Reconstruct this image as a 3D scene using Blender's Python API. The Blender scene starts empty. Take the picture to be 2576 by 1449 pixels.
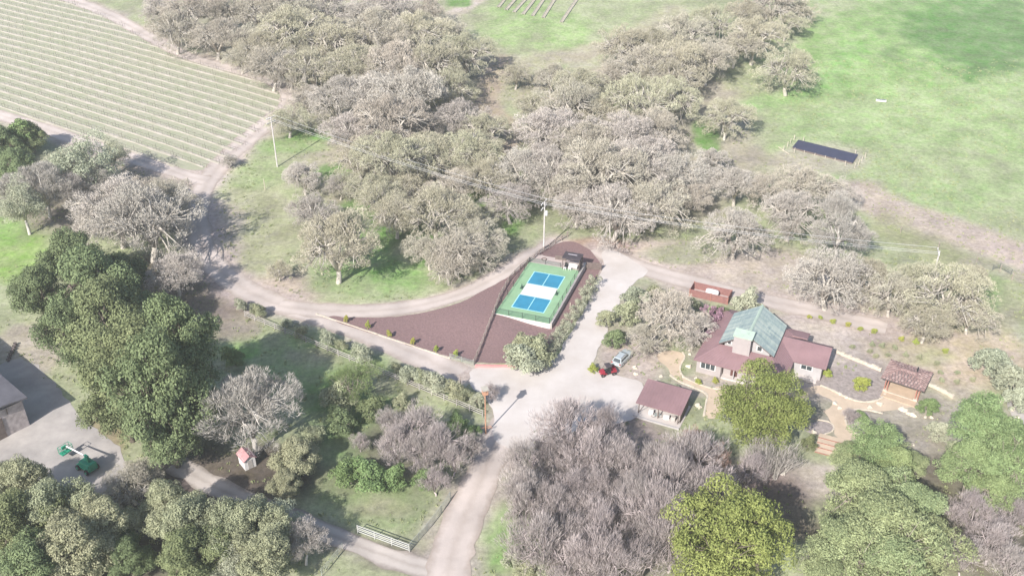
import bpy, bmesh, math, random
import numpy as np
from mathutils import Vector, Matrix

R = math.radians
scene = bpy.context.scene
COL = scene.collection

# ------------------------------------------------------------------ camera
PITCH, CAM_H = R(31.5), 96.7
FPX, CX, CY = 2449.0, 1288.0, 724.5            # focal length in units of a 2576 px wide picture
cam = bpy.data.cameras.new('camera')
cam.sensor_width = 36.0
cam.lens = 36.0 * FPX / 2576.0
cam.clip_start, cam.clip_end = 1.0, 9000.0
cam_o = bpy.data.objects.new('camera', cam)
COL.objects.link(cam_o)
cam_o.location = (0, 0, CAM_H)
cam_o.rotation_euler = (math.pi / 2 - PITCH, 0, 0)
scene.camera = cam_o

# ------------------------------------------------------------------ world, sun, exposure
SUN_EL, SUN_AZ = R(36.0), R(210.0)             # azimuth clockwise from +Y
world = bpy.data.worlds.new('World')
scene.world = world
world.use_nodes = True
wn = world.node_tree.nodes
wl = world.node_tree.links
bg = wn.get('Background') or wn.new('ShaderNodeBackground')
sky = wn.new('ShaderNodeTexSky')
sky.sky_type = 'NISHITA'
sky.sun_disc = False
sky.sun_elevation = SUN_EL
sky.sun_rotation = SUN_AZ
sky.altitude = 200
sky.air_density = 1.0
sky.dust_density = 1.6
wl.new(sky.outputs[0], bg.inputs[0])
bg.inputs[1].default_value = 0.115
sun = bpy.data.lights.new('sun', 'SUN')
sun.energy = 4.6
sun.angle = R(0.55)
sun.color = (1.0, 0.955, 0.89)
sun_o = bpy.data.objects.new('sun', sun)
COL.objects.link(sun_o)
sdir = Vector((math.sin(SUN_AZ) * math.cos(SUN_EL), math.cos(SUN_AZ) * math.cos(SUN_EL), math.sin(SUN_EL)))
sun_o.rotation_euler = sdir.to_track_quat('Z', 'Y').to_euler()
sun_o.location = sdir * 400
vs = scene.view_settings
vs.view_transform = 'Standard'
vs.look = 'None'
vs.exposure = 0.84
vs.gamma = 1.0
scene.cycles.use_denoising = True
scene.cycles.max_bounces = 6
scene.cycles.diffuse_bounces = 3
scene.cycles.volume_bounces = 1
scene.cycles.transparent_max_bounces = 12
HAZE_DENSITY = 0.00026

# ------------------------------------------------------------------ terrain and placing
def smooth(a, b, x):
    t = np.clip((x - a) / (b - a), 0, 1)
    return t * t * (3 - 2 * t)

COURT_O = np.array([5.02, 154.74]); COURT_A = R(-19.3); COURT_Z = 1.1
_cc, _cs = math.cos(COURT_A), math.sin(COURT_A)

def T(x, y):
    x = np.asarray(x, float); y = np.asarray(y, float)
    s = np.clip(np.minimum(y, 620) - 185, 0, None)
    z = 0.10 * s * s / (s + 40)
    m = smooth(188, 260, y) * (1 - smooth(600, 900, y))
    z = z + m * (0.7 * np.sin(x / 37 + 1) * np.sin(y / 45) + 0.35 * np.sin(x / 17 + 2) * np.sin(y / 23 + 1))
    dx, dy = x - COURT_O[0], y - COURT_O[1]
    lx, ly = dx * _cc + dy * _cs, -dx * _cs + dy * _cc
    b = (1 - smooth(-5.0, 4.6, lx)) * smooth(-24, -9, lx) * smooth(-22, -10, ly) * (1 - smooth(12, 20, ly))
    return z + (COURT_Z - 0.17) * b

def ray(u, v):
    c, s = math.cos(PITCH), math.sin(PITCH)
    q = (v - CY) / FPX
    return np.array([(u - CX) / FPX, c - q * s, -s - q * c])

def at(u, v, h=0.0):
    """ground point (raised by h) that is seen at picture position u, v"""
    d = ray(u, v)
    z = h
    for _ in range(25):
        k = (z - CAM_H) / d[2]
        z = 0.5 * z + 0.5 * (float(T(d[0] * k, d[1] * k)) + h)
    k = (z - CAM_H) / d[2]
    return Vector((d[0] * k, d[1] * k, z))

def scale_at(p):
    depth = p[1] * math.cos(PITCH) - (p[2] - CAM_H) * math.sin(PITCH)
    return FPX / depth                          # picture px per metre

def z4(x, y): return ((1300 + x / 6.44) / 1.1025, (660 + y / 6.44) / 1.1025)
def z5(x, y): return ((1600 + x / 5.5725) / 1.1025, (940 + y / 5.5725) / 1.1025)
def z6(x, y): return ((1870 + x / 4.528) / 1.1025, (760 + y / 4.528) / 1.1025)
def z7(x, y): return ((2300 + x / 4.528) / 1.1025, (900 + y / 4.528) / 1.1025)
def z8(x, y): return ((2150 + x / 8.587) / 1.1025, (350 + y / 8.587) / 1.1025)

def vnoise(x, y, s, seed=0):
    x = np.asarray(x, float) / s; y = np.asarray(y, float) / s
    xi = np.floor(x).astype(np.int64); yi = np.floor(y).astype(np.int64)
    fx, fy = x - xi, y - yi
    fx = fx * fx * (3 - 2 * fx); fy = fy * fy * (3 - 2 * fy)
    def h(a, b):
        n = (a * 374761393 + b * 668265263 + seed * 974711) & 0x7fffffff
        n = ((n ^ (n >> 13)) * 1274126177) & 0x7fffffff
        return ((n ^ (n >> 16)) & 0xffff) / 65535.0
    return (h(xi, yi) * (1 - fx) + h(xi + 1, yi) * fx) * (1 - fy) + (h(xi, yi + 1) * (1 - fx) + h(xi + 1, yi + 1) * fx) * fy

# ------------------------------------------------------------------ materials
MATS = {}
def new_mat(name):
    m = bpy.data.materials.new(name)
    m.use_nodes = True
    nt = m.node_tree
    b = nt.nodes.get('Principled BSDF')
    return m, nt.nodes, nt.links, b

def mat(name, col, rough=0.85, var=0.18, scale=1.2, col2=None, metal=0.0, bump=0.0, stretch=None, detail=5.0, spec=0.3):
    """plain surface with a two-scale procedural mottling"""
    if name in MATS: return MATS[name]
    m, n, l, b = new_mat(name)
    tc = n.new('ShaderNodeNewGeometry') if stretch is None else n.new('ShaderNodeTexCoord')
    src = tc.outputs['Position'] if stretch is None else tc.outputs['Object']
    if stretch is not None:
        mp = n.new('ShaderNodeMapping'); mp.inputs['Scale'].default_value = stretch
        l.new(src, mp.inputs[0]); src = mp.outputs[0]
    t1 = n.new('ShaderNodeTexNoise'); t1.inputs['Scale'].default_value = scale; t1.inputs['Detail'].default_value = detail
    t1.inputs['Roughness'].default_value = 0.65
    l.new(src, t1.inputs['Vector'])
    rp = n.new('ShaderNodeValToRGB')
    c2 = col2 if col2 else tuple(c * (1 - var) for c in col)
    c1 = col if col2 else tuple(min(1, c * (1 + var)) for c in col)
    rp.color_ramp.elements[0].position = 0.32; rp.color_ramp.elements[1].position = 0.68
    rp.color_ramp.elements[0].color = (*c2, 1); rp.color_ramp.elements[1].color = (*c1, 1)
    l.new(t1.outputs['Fac'], rp.inputs[0])
    l.new(rp.outputs[0], b.inputs['Base Color'])
    b.inputs['Roughness'].default_value = rough
    b.inputs['Metallic'].default_value = metal
    b.inputs['Specular IOR Level'].default_value = spec
    if bump:
        bp = n.new('ShaderNodeBump'); bp.inputs['Strength'].default_value = bump; bp.inputs['Distance'].default_value = 0.1
        l.new(t1.outputs['Fac'], bp.inputs['Height']); l.new(bp.outputs[0], b.inputs['Normal'])
    MATS[name] = m
    return m

def leaf_mat(name, ca, cb, cc=None, trans=0.0, rough=0.8, obj_var=0.25):
    """foliage: colour runs from ca to cb with the clump's own tint, each plant a little different"""
    m, n, l, b = new_mat(name)
    at_ = n.new('ShaderNodeAttribute'); at_.attribute_name = 'tint'
    rp = n.new('ShaderNodeValToRGB')
    rp.color_ramp.elements[0].color = (*ca, 1); rp.color_ramp.elements[1].color = (*cb, 1)
    if cc:
        e = rp.color_ramp.elements.new(0.93); e.color = (*cb, 1)
        rp.color_ramp.elements[2].color = (*cc, 1)
    l.new(at_.outputs['Fac'], rp.inputs[0])
    oi = n.new('ShaderNodeObjectInfo')
    hs = n.new('ShaderNodeHueSaturation')
    mr = n.new('ShaderNodeMapRange'); mr.inputs['To Min'].default_value = 1 - obj_var; mr.inputs['To Max'].default_value = 1 + obj_var
    l.new(oi.outputs['Random'], mr.inputs['Value']); l.new(mr.outputs[0], hs.inputs['Value'])
    mu = n.new('ShaderNodeMath'); mu.operation = 'MULTIPLY'; mu.inputs[1].default_value = 7.31
    fr = n.new('ShaderNodeMath'); fr.operation = 'FRACT'
    l.new(oi.outputs['Random'], mu.inputs[0]); l.new(mu.outputs[0], fr.inputs[0])
    mh = n.new('ShaderNodeMapRange'); mh.inputs['To Min'].default_value = 0.48; mh.inputs['To Max'].default_value = 0.52
    l.new(fr.outputs[0], mh.inputs['Value']); l.new(mh.outputs[0], hs.inputs['Hue'])
    l.new(rp.outputs[0], hs.inputs['Color'])
    l.new(hs.outputs[0], b.inputs['Base Color'])
    b.inputs['Roughness'].default_value = rough
    b.inputs['Specular IOR Level'].default_value = 0.25
    if trans:
        tr = n.new('ShaderNodeBsdfTranslucent'); l.new(hs.outputs[0], tr.inputs[0])
        mx = n.new('ShaderNodeMixShader'); mx.inputs[0].default_value = trans
        out = n.get('Material Output')
        l.new(b.outputs[0], mx.inputs[1]); l.new(tr.outputs[0], mx.inputs[2]); l.new(mx.outputs[0], out.inputs[0])
    MATS[name] = m
    return m

# ------------------------------------------------------------------ mesh helpers
def tag(o, label=None, cat=None, group=None, kind=None):
    if label: o['label'] = label
    if cat: o['category'] = cat
    if group: o['group'] = group
    if kind: o['kind'] = kind
    return o

def link(o, parent=None):
    COL.objects.link(o)
    if parent is not None: o.parent = parent
    return o

def thing(name, label, cat, loc=(0, 0, 0), rz=0.0, group=None):
    o = bpy.data.objects.new(name, None)
    o.empty_display_size = 0.5
    link(o)
    o.location = loc; o.rotation_euler = (0, 0, rz)
    return tag(o, label, cat, group)

class MB:
    def __init__(s): s.v = []; s.f = []
    def quad(s, *p):
        i = len(s.v); s.v += [tuple(q) for q in p]; s.f.append(tuple(range(i, i + len(p)))); return s
    def box(s, x0, x1, y0, y1, z0, z1, ch=0.0):
        if ch:
            return s.chbox(x0, x1, y0, y1, z0, z1, ch)
        i = len(s.v)
        s.v += [(x0, y0, z0), (x1, y0, z0), (x1, y1, z0), (x0, y1, z0), (x0, y0, z1), (x1, y0, z1), (x1, y1, z1), (x0, y1, z1)]
        s.f += [tuple(i + k for k in q) for q in ((3, 2, 1, 0), (4, 5, 6, 7), (0, 1, 5, 4), (1, 2, 6, 5), (2, 3, 7, 6), (3, 0, 4, 7))]
        return s
    def chbox(s, x0, x1, y0, y1, z0, z1, c):
        def ring(d, z): return [(x0 + d, y0 + d, z), (x1 - d, y0 + d, z), (x1 - d, y1 - d, z), (x0 + d, y1 - d, z)]
        return s.loft([ring(c, z0), ring(0, z0 + c), ring(0, z1 - c), ring(c, z1)])
    def loft(s, rings, caps=True):
        i0 = len(s.v); n = len(rings[0])
        for r in rings: s.v += [tuple(p) for p in r]
        for k in range(len(rings) - 1):
            for j in range(n):
                a = i0 + k * n + j; b = i0 + k * n + (j + 1) % n
                s.f.append((a, b, b + n, a + n))
        if caps:
            s.f.append(tuple(i0 + j for j in range(n - 1, -1, -1)))
            s.f.append(tuple(i0 + (len(rings) - 1) * n + j for j in range(n)))
        return s
    def tube(s, p0, p1, r0, r1=None, n=6):
        p0, p1 = Vector(p0), Vector(p1)
        r1 = r0 if r1 is None else r1
        d = (p1 - p0).normalized()
        a = d.orthogonal().normalized(); b = d.cross(a)
        def ring(p, r): return [p + (a * math.cos(2 * math.pi * k / n) + b * math.sin(2 * math.pi * k / n)) * r for k in range(n)]
        return s.loft([ring(p0, r0), ring(p1, r1)])
    def path(s, pts, rad, n=5):
        pts = [Vector(p) for p in pts]
        rings = []
        for k, p in enumerate(pts):
            d = (pts[min(k + 1, len(pts) - 1)] - pts[max(k - 1, 0)]).normalized()
            a = d.cross(Vector((0.31, 0.17, 0.93))).normalized()
            if a.length < 0.1: a = d.orthogonal().normalized()
            b = d.cross(a)
            rings.append([p + (a * math.cos(2 * math.pi * j / n) + b * math.sin(2 * math.pi * j / n)) * rad[k] for j in range(n)])
        return s.loft(rings)
    def slab(s, p, t):
        """polygon p thickened downward along its normal by t"""
        p = [Vector(q) for q in p]
        nn = (p[1] - p[0]).cross(p[2] - p[0]).normalized()
        if nn.z < 0: p = p[::-1]; nn = -nn
        return s.loft([[q - nn * t for q in p], p])
    def wheel(s, c, r, w, axis='y', n=14):
        c = Vector(c)
        ax = Vector((0, 1, 0)) if axis == 'y' else Vector((1, 0, 0))
        a = Vector((0, 0, 1)); b = ax.cross(a)
        rings = []
        for t, k in ((-w / 2, 0.86), (-w * 0.36, 1), (w * 0.36, 1), (w / 2, 0.86)):
            rings.append([c + ax * t + (a * math.cos(2 * math.pi * j / n) + b * math.sin(2 * math.pi * j / n)) * r * k for j in range(n)])
        return s.loft(rings)
    def mesh(s, name, m=None, sm=False):
        me = bpy.data.meshes.new(name)
        me.from_pydata(s.v, [], s.f)
        if m: me.materials.append(m)
        if sm:
            for p in me.polygons: p.use_smooth = True
        me.update()
        return me
    def build(s, name, m, parent=None, loc=None, rz=0.0, sm=False):
        o = bpy.data.objects.new(name, s.mesh(name, m, sm))
        link(o, parent)
        if loc is not None: o.location = loc
        o.rotation_euler = (0, 0, rz)
        return o

def inst(name, me, parent=None, loc=(0, 0, 0), rot=(0, 0, 0), scl=(1, 1, 1)):
    o = bpy.data.objects.new(name, me)
    link(o, parent)
    o.location = loc; o.rotation_euler = rot; o.scale = scl
    return o

def np_mesh(name, verts, quads, m, tint=None):
    me = bpy.data.meshes.new(name)
    nv, nf = len(verts), len(quads)
    k = quads.shape[1]
    me.vertices.add(nv); me.vertices.foreach_set('co', np.asarray(verts, np.float32).ravel())
    me.loops.add(nf * k); me.loops.foreach_set('vertex_index', np.asarray(quads, np.int32).ravel())
    me.polygons.add(nf)
    me.polygons.foreach_set('loop_start', np.arange(0, nf * k, k, dtype=np.int32))
    me.polygons.foreach_set('loop_total', np.full(nf, k, np.int32))
    if tint is not None:
        a = me.attributes.new('tint', 'FLOAT', 'POINT')
        a.data.foreach_set('value', np.asarray(tint, np.float32))
    me.materials.append(m)
    me.update(calc_edges=True)
    return me

def chaikin(p, n=2, closed=False):
    p = [np.array(q, float) for q in p]
    for _ in range(n):
        q = []
        m = len(p)
        rng = range(m) if closed else range(m - 1)
        if not closed: q.append(p[0])
        for i in rng:
            a, b = p[i], p[(i + 1) % m]
            q += [a * 0.75 + b * 0.25, a * 0.25 + b * 0.75]
        if not closed: q.append(p[-1])
        p = q
    return p

# ------------------------------------------------------------------ the ground: one sheet, its plants, soil and a painted cloud shadow as a colour attribute
DIRT = (0.40, 0.33, 0.30); ROADC = (0.46, 0.40, 0.37); TAN = (0.33, 0.295, 0.21); GREEN = (0.235, 0.315, 0.14)
LUSH = (0.12, 0.22, 0.06); PALEG = (0.275, 0.31, 0.175); LITTER = (0.075, 0.055, 0.048); SOIL = (0.30, 0.25, 0.225)
PEACH = (0.45, 0.36, 0.275); OLIVE = (0.31, 0.28, 0.21)
ROADS = {   # dirt roads and tracks: picture polyline, width in metres
    'loop_road': ([(1150, 945), (1080, 905), (980, 860), (880, 820), (790, 790), (700, 768), (625, 735), (560, 690), (515, 635), (497, 570), (498, 510), (518, 460), (560, 405), (610, 362), (660, 318), (700, 283)], 5.6),
    'orchard_track': ([(700, 770), (800, 782), (900, 785), (1000, 778), (1090, 762), (1170, 738), (1240, 703), (1300, 668), (1350, 636), (1400, 604)], 4.6),
    'upper_road': ([(1500, 625), (1545, 650), (1620, 678), (1720, 705), (1830, 735), (1930, 757), (2040, 780), (2140, 805), (2230, 826)], 5.2),
    'vineyard_track': ([(120, -20), (250, 25), (320, 62), (400, 108), (480, 147), (570, 172), (650, 190), (702, 214), (728, 243), (712, 275), (690, 300)], 4.6),
    'headland_track': ([(-20, 285), (90, 318), (200, 356), (300, 388), (400, 420), (480, 448), (520, 455)], 4.5),
    'creek_track': ([(440, 1165), (520, 1215), (620, 1262), (720, 1300), (820, 1340), (920, 1380), (1030, 1420), (1090, 1432)], 3.4),
    'lower_drive': ([(1120, 1500), (1128, 1440), (1140, 1380), (1165, 1310), (1195, 1240), (1225, 1170), (1255, 1105), (1290, 1040)], 5.4),
}
ROADW = {}
for k, (pts, w) in ROADS.items():
    ROADW[k] = (chaikin([tuple(at(u, v))[:2] for u, v in pts], 3), w)

def seg_dist(X, Y, P):
    d = np.full(X.shape, 1e9)
    for a, b in zip(P[:-1], P[1:]):
        ax, ay = a; bx, by = b
        L = (bx - ax) ** 2 + (by - ay) ** 2 + 1e-9
        t = np.clip(((X - ax) * (bx - ax) + (Y - ay) * (by - ay)) / L, 0, 1)
        d = np.minimum(d, np.hypot(X - ax - t * (bx - ax), Y - ay - t * (by - ay)))
    return d

def make_ground():
    fx = np.arange(-205, 206, 1.15); fy = np.arange(50, 405, 1.15)
    def grow(a, end):
        out = []; s = 1.3
        x = a
        while abs(x) < abs(end):
            s *= 1.3; x = x + math.copysign(s, end - a); out.append(x)
        return out
    xs = np.array(sorted(grow(fx[0], -3000) + list(fx) + grow(fx[-1], 3000)))
    lo = []; y, s = fy[0], 1.3
    while y > -2500: s *= 1.3; y -= s; lo.append(y)
    hi = []; y, s = fy[-1], 1.3
    while y < 3000: s *= 1.3; y += s; hi.append(y)
    ys = np.array(sorted(lo + list(fy) + hi))
    X, Y = np.meshgrid(xs, ys)
    Z = T(X, Y)
    nx, ny = len(xs), len(ys)
    V = np.stack([X, Y, Z], -1).reshape(-1, 3)
    i = np.arange(nx * ny).reshape(ny, nx)
    Q = np.stack([i[:-1, :-1], i[:-1, 1:], i[1:, 1:], i[1:, :-1]], -1).reshape(-1, 4)
    # picture position of each vertex, only used to lay out ground colours and the painted cloud shadow
    dep = np.maximum(Y * math.cos(PITCH) - (Z - CAM_H) * math.sin(PITCH), 5)
    U = CX + FPX * X / dep
    W = CY - FPX * (Y * math.sin(PITCH) + (Z - CAM_H) * math.cos(PITCH)) / dep
    n1 = vnoise(X, Y, 9, 1) - 0.5; n2 = vnoise(X, Y, 3.5, 2) - 0.5; n3 = vnoise(X, Y, 26, 3) - 0.5
    C = np.empty(X.shape + (3,)); C[:] = (0.25, 0.27, 0.16)
    C = C * (1 + 0.35 * n3)[..., None]
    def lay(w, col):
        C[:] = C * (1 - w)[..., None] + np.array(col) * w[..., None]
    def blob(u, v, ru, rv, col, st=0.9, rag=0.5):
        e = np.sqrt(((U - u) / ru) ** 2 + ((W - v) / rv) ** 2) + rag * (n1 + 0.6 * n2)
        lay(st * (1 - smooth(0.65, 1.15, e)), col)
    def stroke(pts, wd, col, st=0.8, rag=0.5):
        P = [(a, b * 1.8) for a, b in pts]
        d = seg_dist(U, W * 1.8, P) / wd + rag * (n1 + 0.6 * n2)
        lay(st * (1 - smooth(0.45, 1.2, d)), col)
    # the meadow on the right
    blob(2380, 260, 520, 380, GREEN, 0.85); blob(2250, 130, 260, 120, (0.19, 0.30, 0.10), 0.6)
    blob(2470, 70, 230, 120, (0.085, 0.175, 0.055), 0.75, 0.7); blob(2320, 20, 120, 40, (0.11, 0.22, 0.06), 0.5)  # first, big blob: a soft cloud shadow painted into the grass colour
    blob(2300, 420, 260, 60, PALEG, 0.5); stroke([(1770, 380), (1830, 290), (1930, 255), (2080, 215), (2150, 120)], 42, (0.18, 0.31, 0.10), 0.6)
    blob(2060, 400, 120, 45, DIRT, 0.55); blob(1950, 420, 120, 40, TAN, 0.6); blob(1860, 400, 80, 40, PALEG, 0.5)
    stroke([(2160, 490), (2260, 540), (2400, 580), (2560, 640), (2650, 690)], 70, (0.41, 0.325, 0.29), 0.85)
    stroke([(2230, 570), (2360, 640), (2500, 700)], 60, (0.25, 0.25, 0.14), 0.7)
    blob(2480, 730, 110, 60, (0.18, 0.28, 0.10), 0.55); stroke([(2430, 660), (2570, 700)], 22, DIRT, 0.45)
    stroke([(2570, 700), (2520, 850), (2560, 980), (2576, 1060)], 40, TAN, 0.5)
    # clearing at the top
    blob(1480, 90, 300, 120, PALEG, 0.8); blob(1300, 60, 130, 75, (0.22, 0.31, 0.12), 0.7); blob(1440, 90, 60, 60, (0.20, 0.31, 0.10), 0.5)
    stroke([(1250, 170), (1400, 150), (1560, 110), (1700, 30)], 40, TAN, 0.65); stroke([(1130, 40), (1190, 10), (1240, -20)], 22, DIRT, 0.8)
    # floor of the woods
    blob(1000, 300, 330, 330, OLIVE, 0.8); blob(650, 90, 330, 120, OLIVE, 0.8); blob(1600, 330, 330, 240, (0.34, 0.29, 0.235), 0.75)
    stroke([(1260, 160), (1220, 250), (1290, 340), (1270, 420)], 36, (0.31, 0.25, 0.19), 0.85)
    for u, v, a, b in [(840, 435, 45, 30), (905, 540, 45, 35), (945, 620, 70, 50), (790, 340, 60, 20), (1290, 545, 35, 40), (1190, 500, 40, 30), (1070, 600, 40, 40), (1530, 285, 40, 25), (1060, 660, 30, 30), (1160, 5, 40, 15), (440, 130, 60, 15), (640, 185, 60, 12), (1780, 350, 30, 50)]:
        blob(u, v, a, b, LUSH, 0.9, 0.8)
    # slope inside the loop road
    blob(640, 560, 120, 190, (0.285, 0.285, 0.175), 0.8); blob(640, 430, 90, 60, (0.225, 0.285, 0.13), 0.75); blob(720, 370, 120, 22, (0.19, 0.28, 0.105), 0.75)
    blob(700, 725, 150, 55, (0.37, 0.295, 0.26), 0.8); blob(950, 700, 190, 70, (0.19, 0.29, 0.105), 0.85); blob(900, 730, 110, 30, PALEG, 0.5)
    blob(1010, 690, 90, 40, (0.14, 0.27, 0.07), 0.5); blob(545, 600, 75, 130, DIRT, 0.55); stroke([(640, 745), (560, 690), (510, 620), (495, 540), (520, 455), (600, 370)], 60, DIRT, 0.75); stroke([(640, 745), (760, 780), (1000, 860), (1160, 935)], 50, DIRT, 0.6)
    # along the upper road and the terrace
    blob(1630, 655, 200, 55, (0.42, 0.335, 0.31), 0.85); blob(1900, 690, 300, 70, (0.385, 0.325, 0.28), 0.9); blob(1720, 640, 120, 28, (0.2, 0.24, 0.12), 0.6)
    blob(2130, 760, 150, 45, (0.37, 0.315, 0.25), 0.8); blob(1480, 622, 110, 30, (0.30, 0.20, 0.165), 0.9)
    # gardens about the house
    blob(1600, 800, 130, 110, (0.30, 0.27, 0.215), 0.8); blob(1590, 905, 110, 65, (0.38, 0.31, 0.28), 0.85)
    blob(2060, 880, 320, 120, (0.40, 0.34, 0.305), 0.9); blob(2400, 890, 190, 90, PEACH, 0.75); blob(2430, 960, 110, 60, PEACH, 0.5)
    blob(2290, 880, 90, 40, (0.24, 0.24, 0.14), 0.45); blob(2350, 900, 60, 30, (0.21, 0.25, 0.12), 0.4); blob(1760, 970, 80, 30, DIRT, 0.6)
    blob(2160, 960, 110, 60, (0.29, 0.25, 0.235), 0.85); blob(2300, 1080, 260, 120, SOIL, 0.7); blob(2050, 1210, 160, 60, (0.40, 0.34, 0.30), 0.85)
    # south of the fence
    blob(830, 930, 230, 120, (0.20, 0.27, 0.115), 0.85, 0.3); blob(610, 880, 60, 40, (0.15, 0.29, 0.07), 0.8); blob(600, 820, 60, 60, (0.25, 0.2, 0.175), 0.7)
    blob(930, 1260, 200, 90, (0.195, 0.235, 0.12), 0.85); blob(850, 1060, 130, 110, (0.10, 0.165, 0.06), 0.7); blob(780, 900, 90, 30, (0.30, 0.27, 0.19), 0.5); blob(1000, 960, 80, 30, (0.30, 0.265, 0.2), 0.55); blob(950, 1280, 90, 30, (0.28, 0.26, 0.17), 0.5)
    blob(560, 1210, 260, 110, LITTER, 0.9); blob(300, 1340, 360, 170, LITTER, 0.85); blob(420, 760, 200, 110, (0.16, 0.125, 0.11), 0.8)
    blob(30, 640, 110, 75, (0.22, 0.33, 0.09), 0.9); blob(10, 580, 70, 40, (0.18, 0.31, 0.08), 0.7); blob(80, 880, 120, 70, (0.33, 0.285, 0.235), 0.85)
    blob(270, 1080, 60, 120, (0.27, 0.205, 0.12), 0.7); blob(250, 480, 300, 110, (0.22, 0.18, 0.16), 0.8)
    blob(1270, 1350, 120, 100, (0.20, 0.29, 0.115), 0.85); blob(1130, 1330, 45, 70, (0.19, 0.28, 0.10), 0.8)
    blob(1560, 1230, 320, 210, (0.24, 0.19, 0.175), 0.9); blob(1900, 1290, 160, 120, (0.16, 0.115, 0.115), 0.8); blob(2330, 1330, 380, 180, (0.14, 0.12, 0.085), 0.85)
    blob(1060, 1120, 150, 90, (0.17, 0.15, 0.115), 0.7); blob(1190, 940, 120, 40, DIRT, 0.5)
    for k, (P, w) in ROADW.items():      # worn verges beside the roads
        d = seg_dist(X, Y, P[::3] + [P[-1]]) / (w * 0.5) + 0.9 * n2 + 0.8 * n1
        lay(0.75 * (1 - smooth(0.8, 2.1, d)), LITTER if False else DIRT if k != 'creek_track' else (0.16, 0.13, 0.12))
    C *= (1 + 0.22 * n2 + 0.18 * n1)[..., None]
    m, n, l, b = new_mat('ground_cover_and_shade')
    a = n.new('ShaderNodeAttribute'); a.attribute_name = 'cover_and_shade'
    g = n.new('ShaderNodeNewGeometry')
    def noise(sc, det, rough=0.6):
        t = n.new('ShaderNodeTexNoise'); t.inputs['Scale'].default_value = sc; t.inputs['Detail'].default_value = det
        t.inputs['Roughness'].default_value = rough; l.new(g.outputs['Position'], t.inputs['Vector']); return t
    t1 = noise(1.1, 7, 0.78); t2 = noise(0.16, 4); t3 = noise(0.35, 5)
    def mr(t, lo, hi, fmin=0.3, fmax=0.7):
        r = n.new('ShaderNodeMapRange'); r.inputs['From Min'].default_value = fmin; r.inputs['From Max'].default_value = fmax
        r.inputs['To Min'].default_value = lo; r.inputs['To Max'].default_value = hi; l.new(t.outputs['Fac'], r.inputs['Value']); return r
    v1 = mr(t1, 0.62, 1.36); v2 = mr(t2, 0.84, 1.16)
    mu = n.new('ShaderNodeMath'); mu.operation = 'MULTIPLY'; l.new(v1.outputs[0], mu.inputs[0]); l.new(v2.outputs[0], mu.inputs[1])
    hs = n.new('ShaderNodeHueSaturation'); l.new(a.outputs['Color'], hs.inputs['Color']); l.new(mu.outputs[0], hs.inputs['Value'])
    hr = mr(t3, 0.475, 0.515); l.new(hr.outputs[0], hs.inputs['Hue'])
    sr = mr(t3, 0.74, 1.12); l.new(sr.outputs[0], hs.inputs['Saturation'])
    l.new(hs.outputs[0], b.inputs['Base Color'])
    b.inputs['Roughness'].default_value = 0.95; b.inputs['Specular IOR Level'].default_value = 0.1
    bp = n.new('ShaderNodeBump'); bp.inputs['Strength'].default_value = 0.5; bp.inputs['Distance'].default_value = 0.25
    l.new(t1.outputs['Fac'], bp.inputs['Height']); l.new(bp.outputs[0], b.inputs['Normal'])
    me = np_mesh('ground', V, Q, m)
    ca = me.attributes.new('cover_and_shade', 'FLOAT_COLOR', 'POINT')
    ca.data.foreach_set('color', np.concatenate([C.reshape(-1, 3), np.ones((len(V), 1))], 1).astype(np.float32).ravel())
    for p in me.polygons: pass
    me.polygons.foreach_set('use_smooth', np.ones(len(me.polygons), bool))
    o = link(bpy.data.objects.new('ground', me))
    tag(o, kind='structure')
    return o

make_ground()

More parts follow.
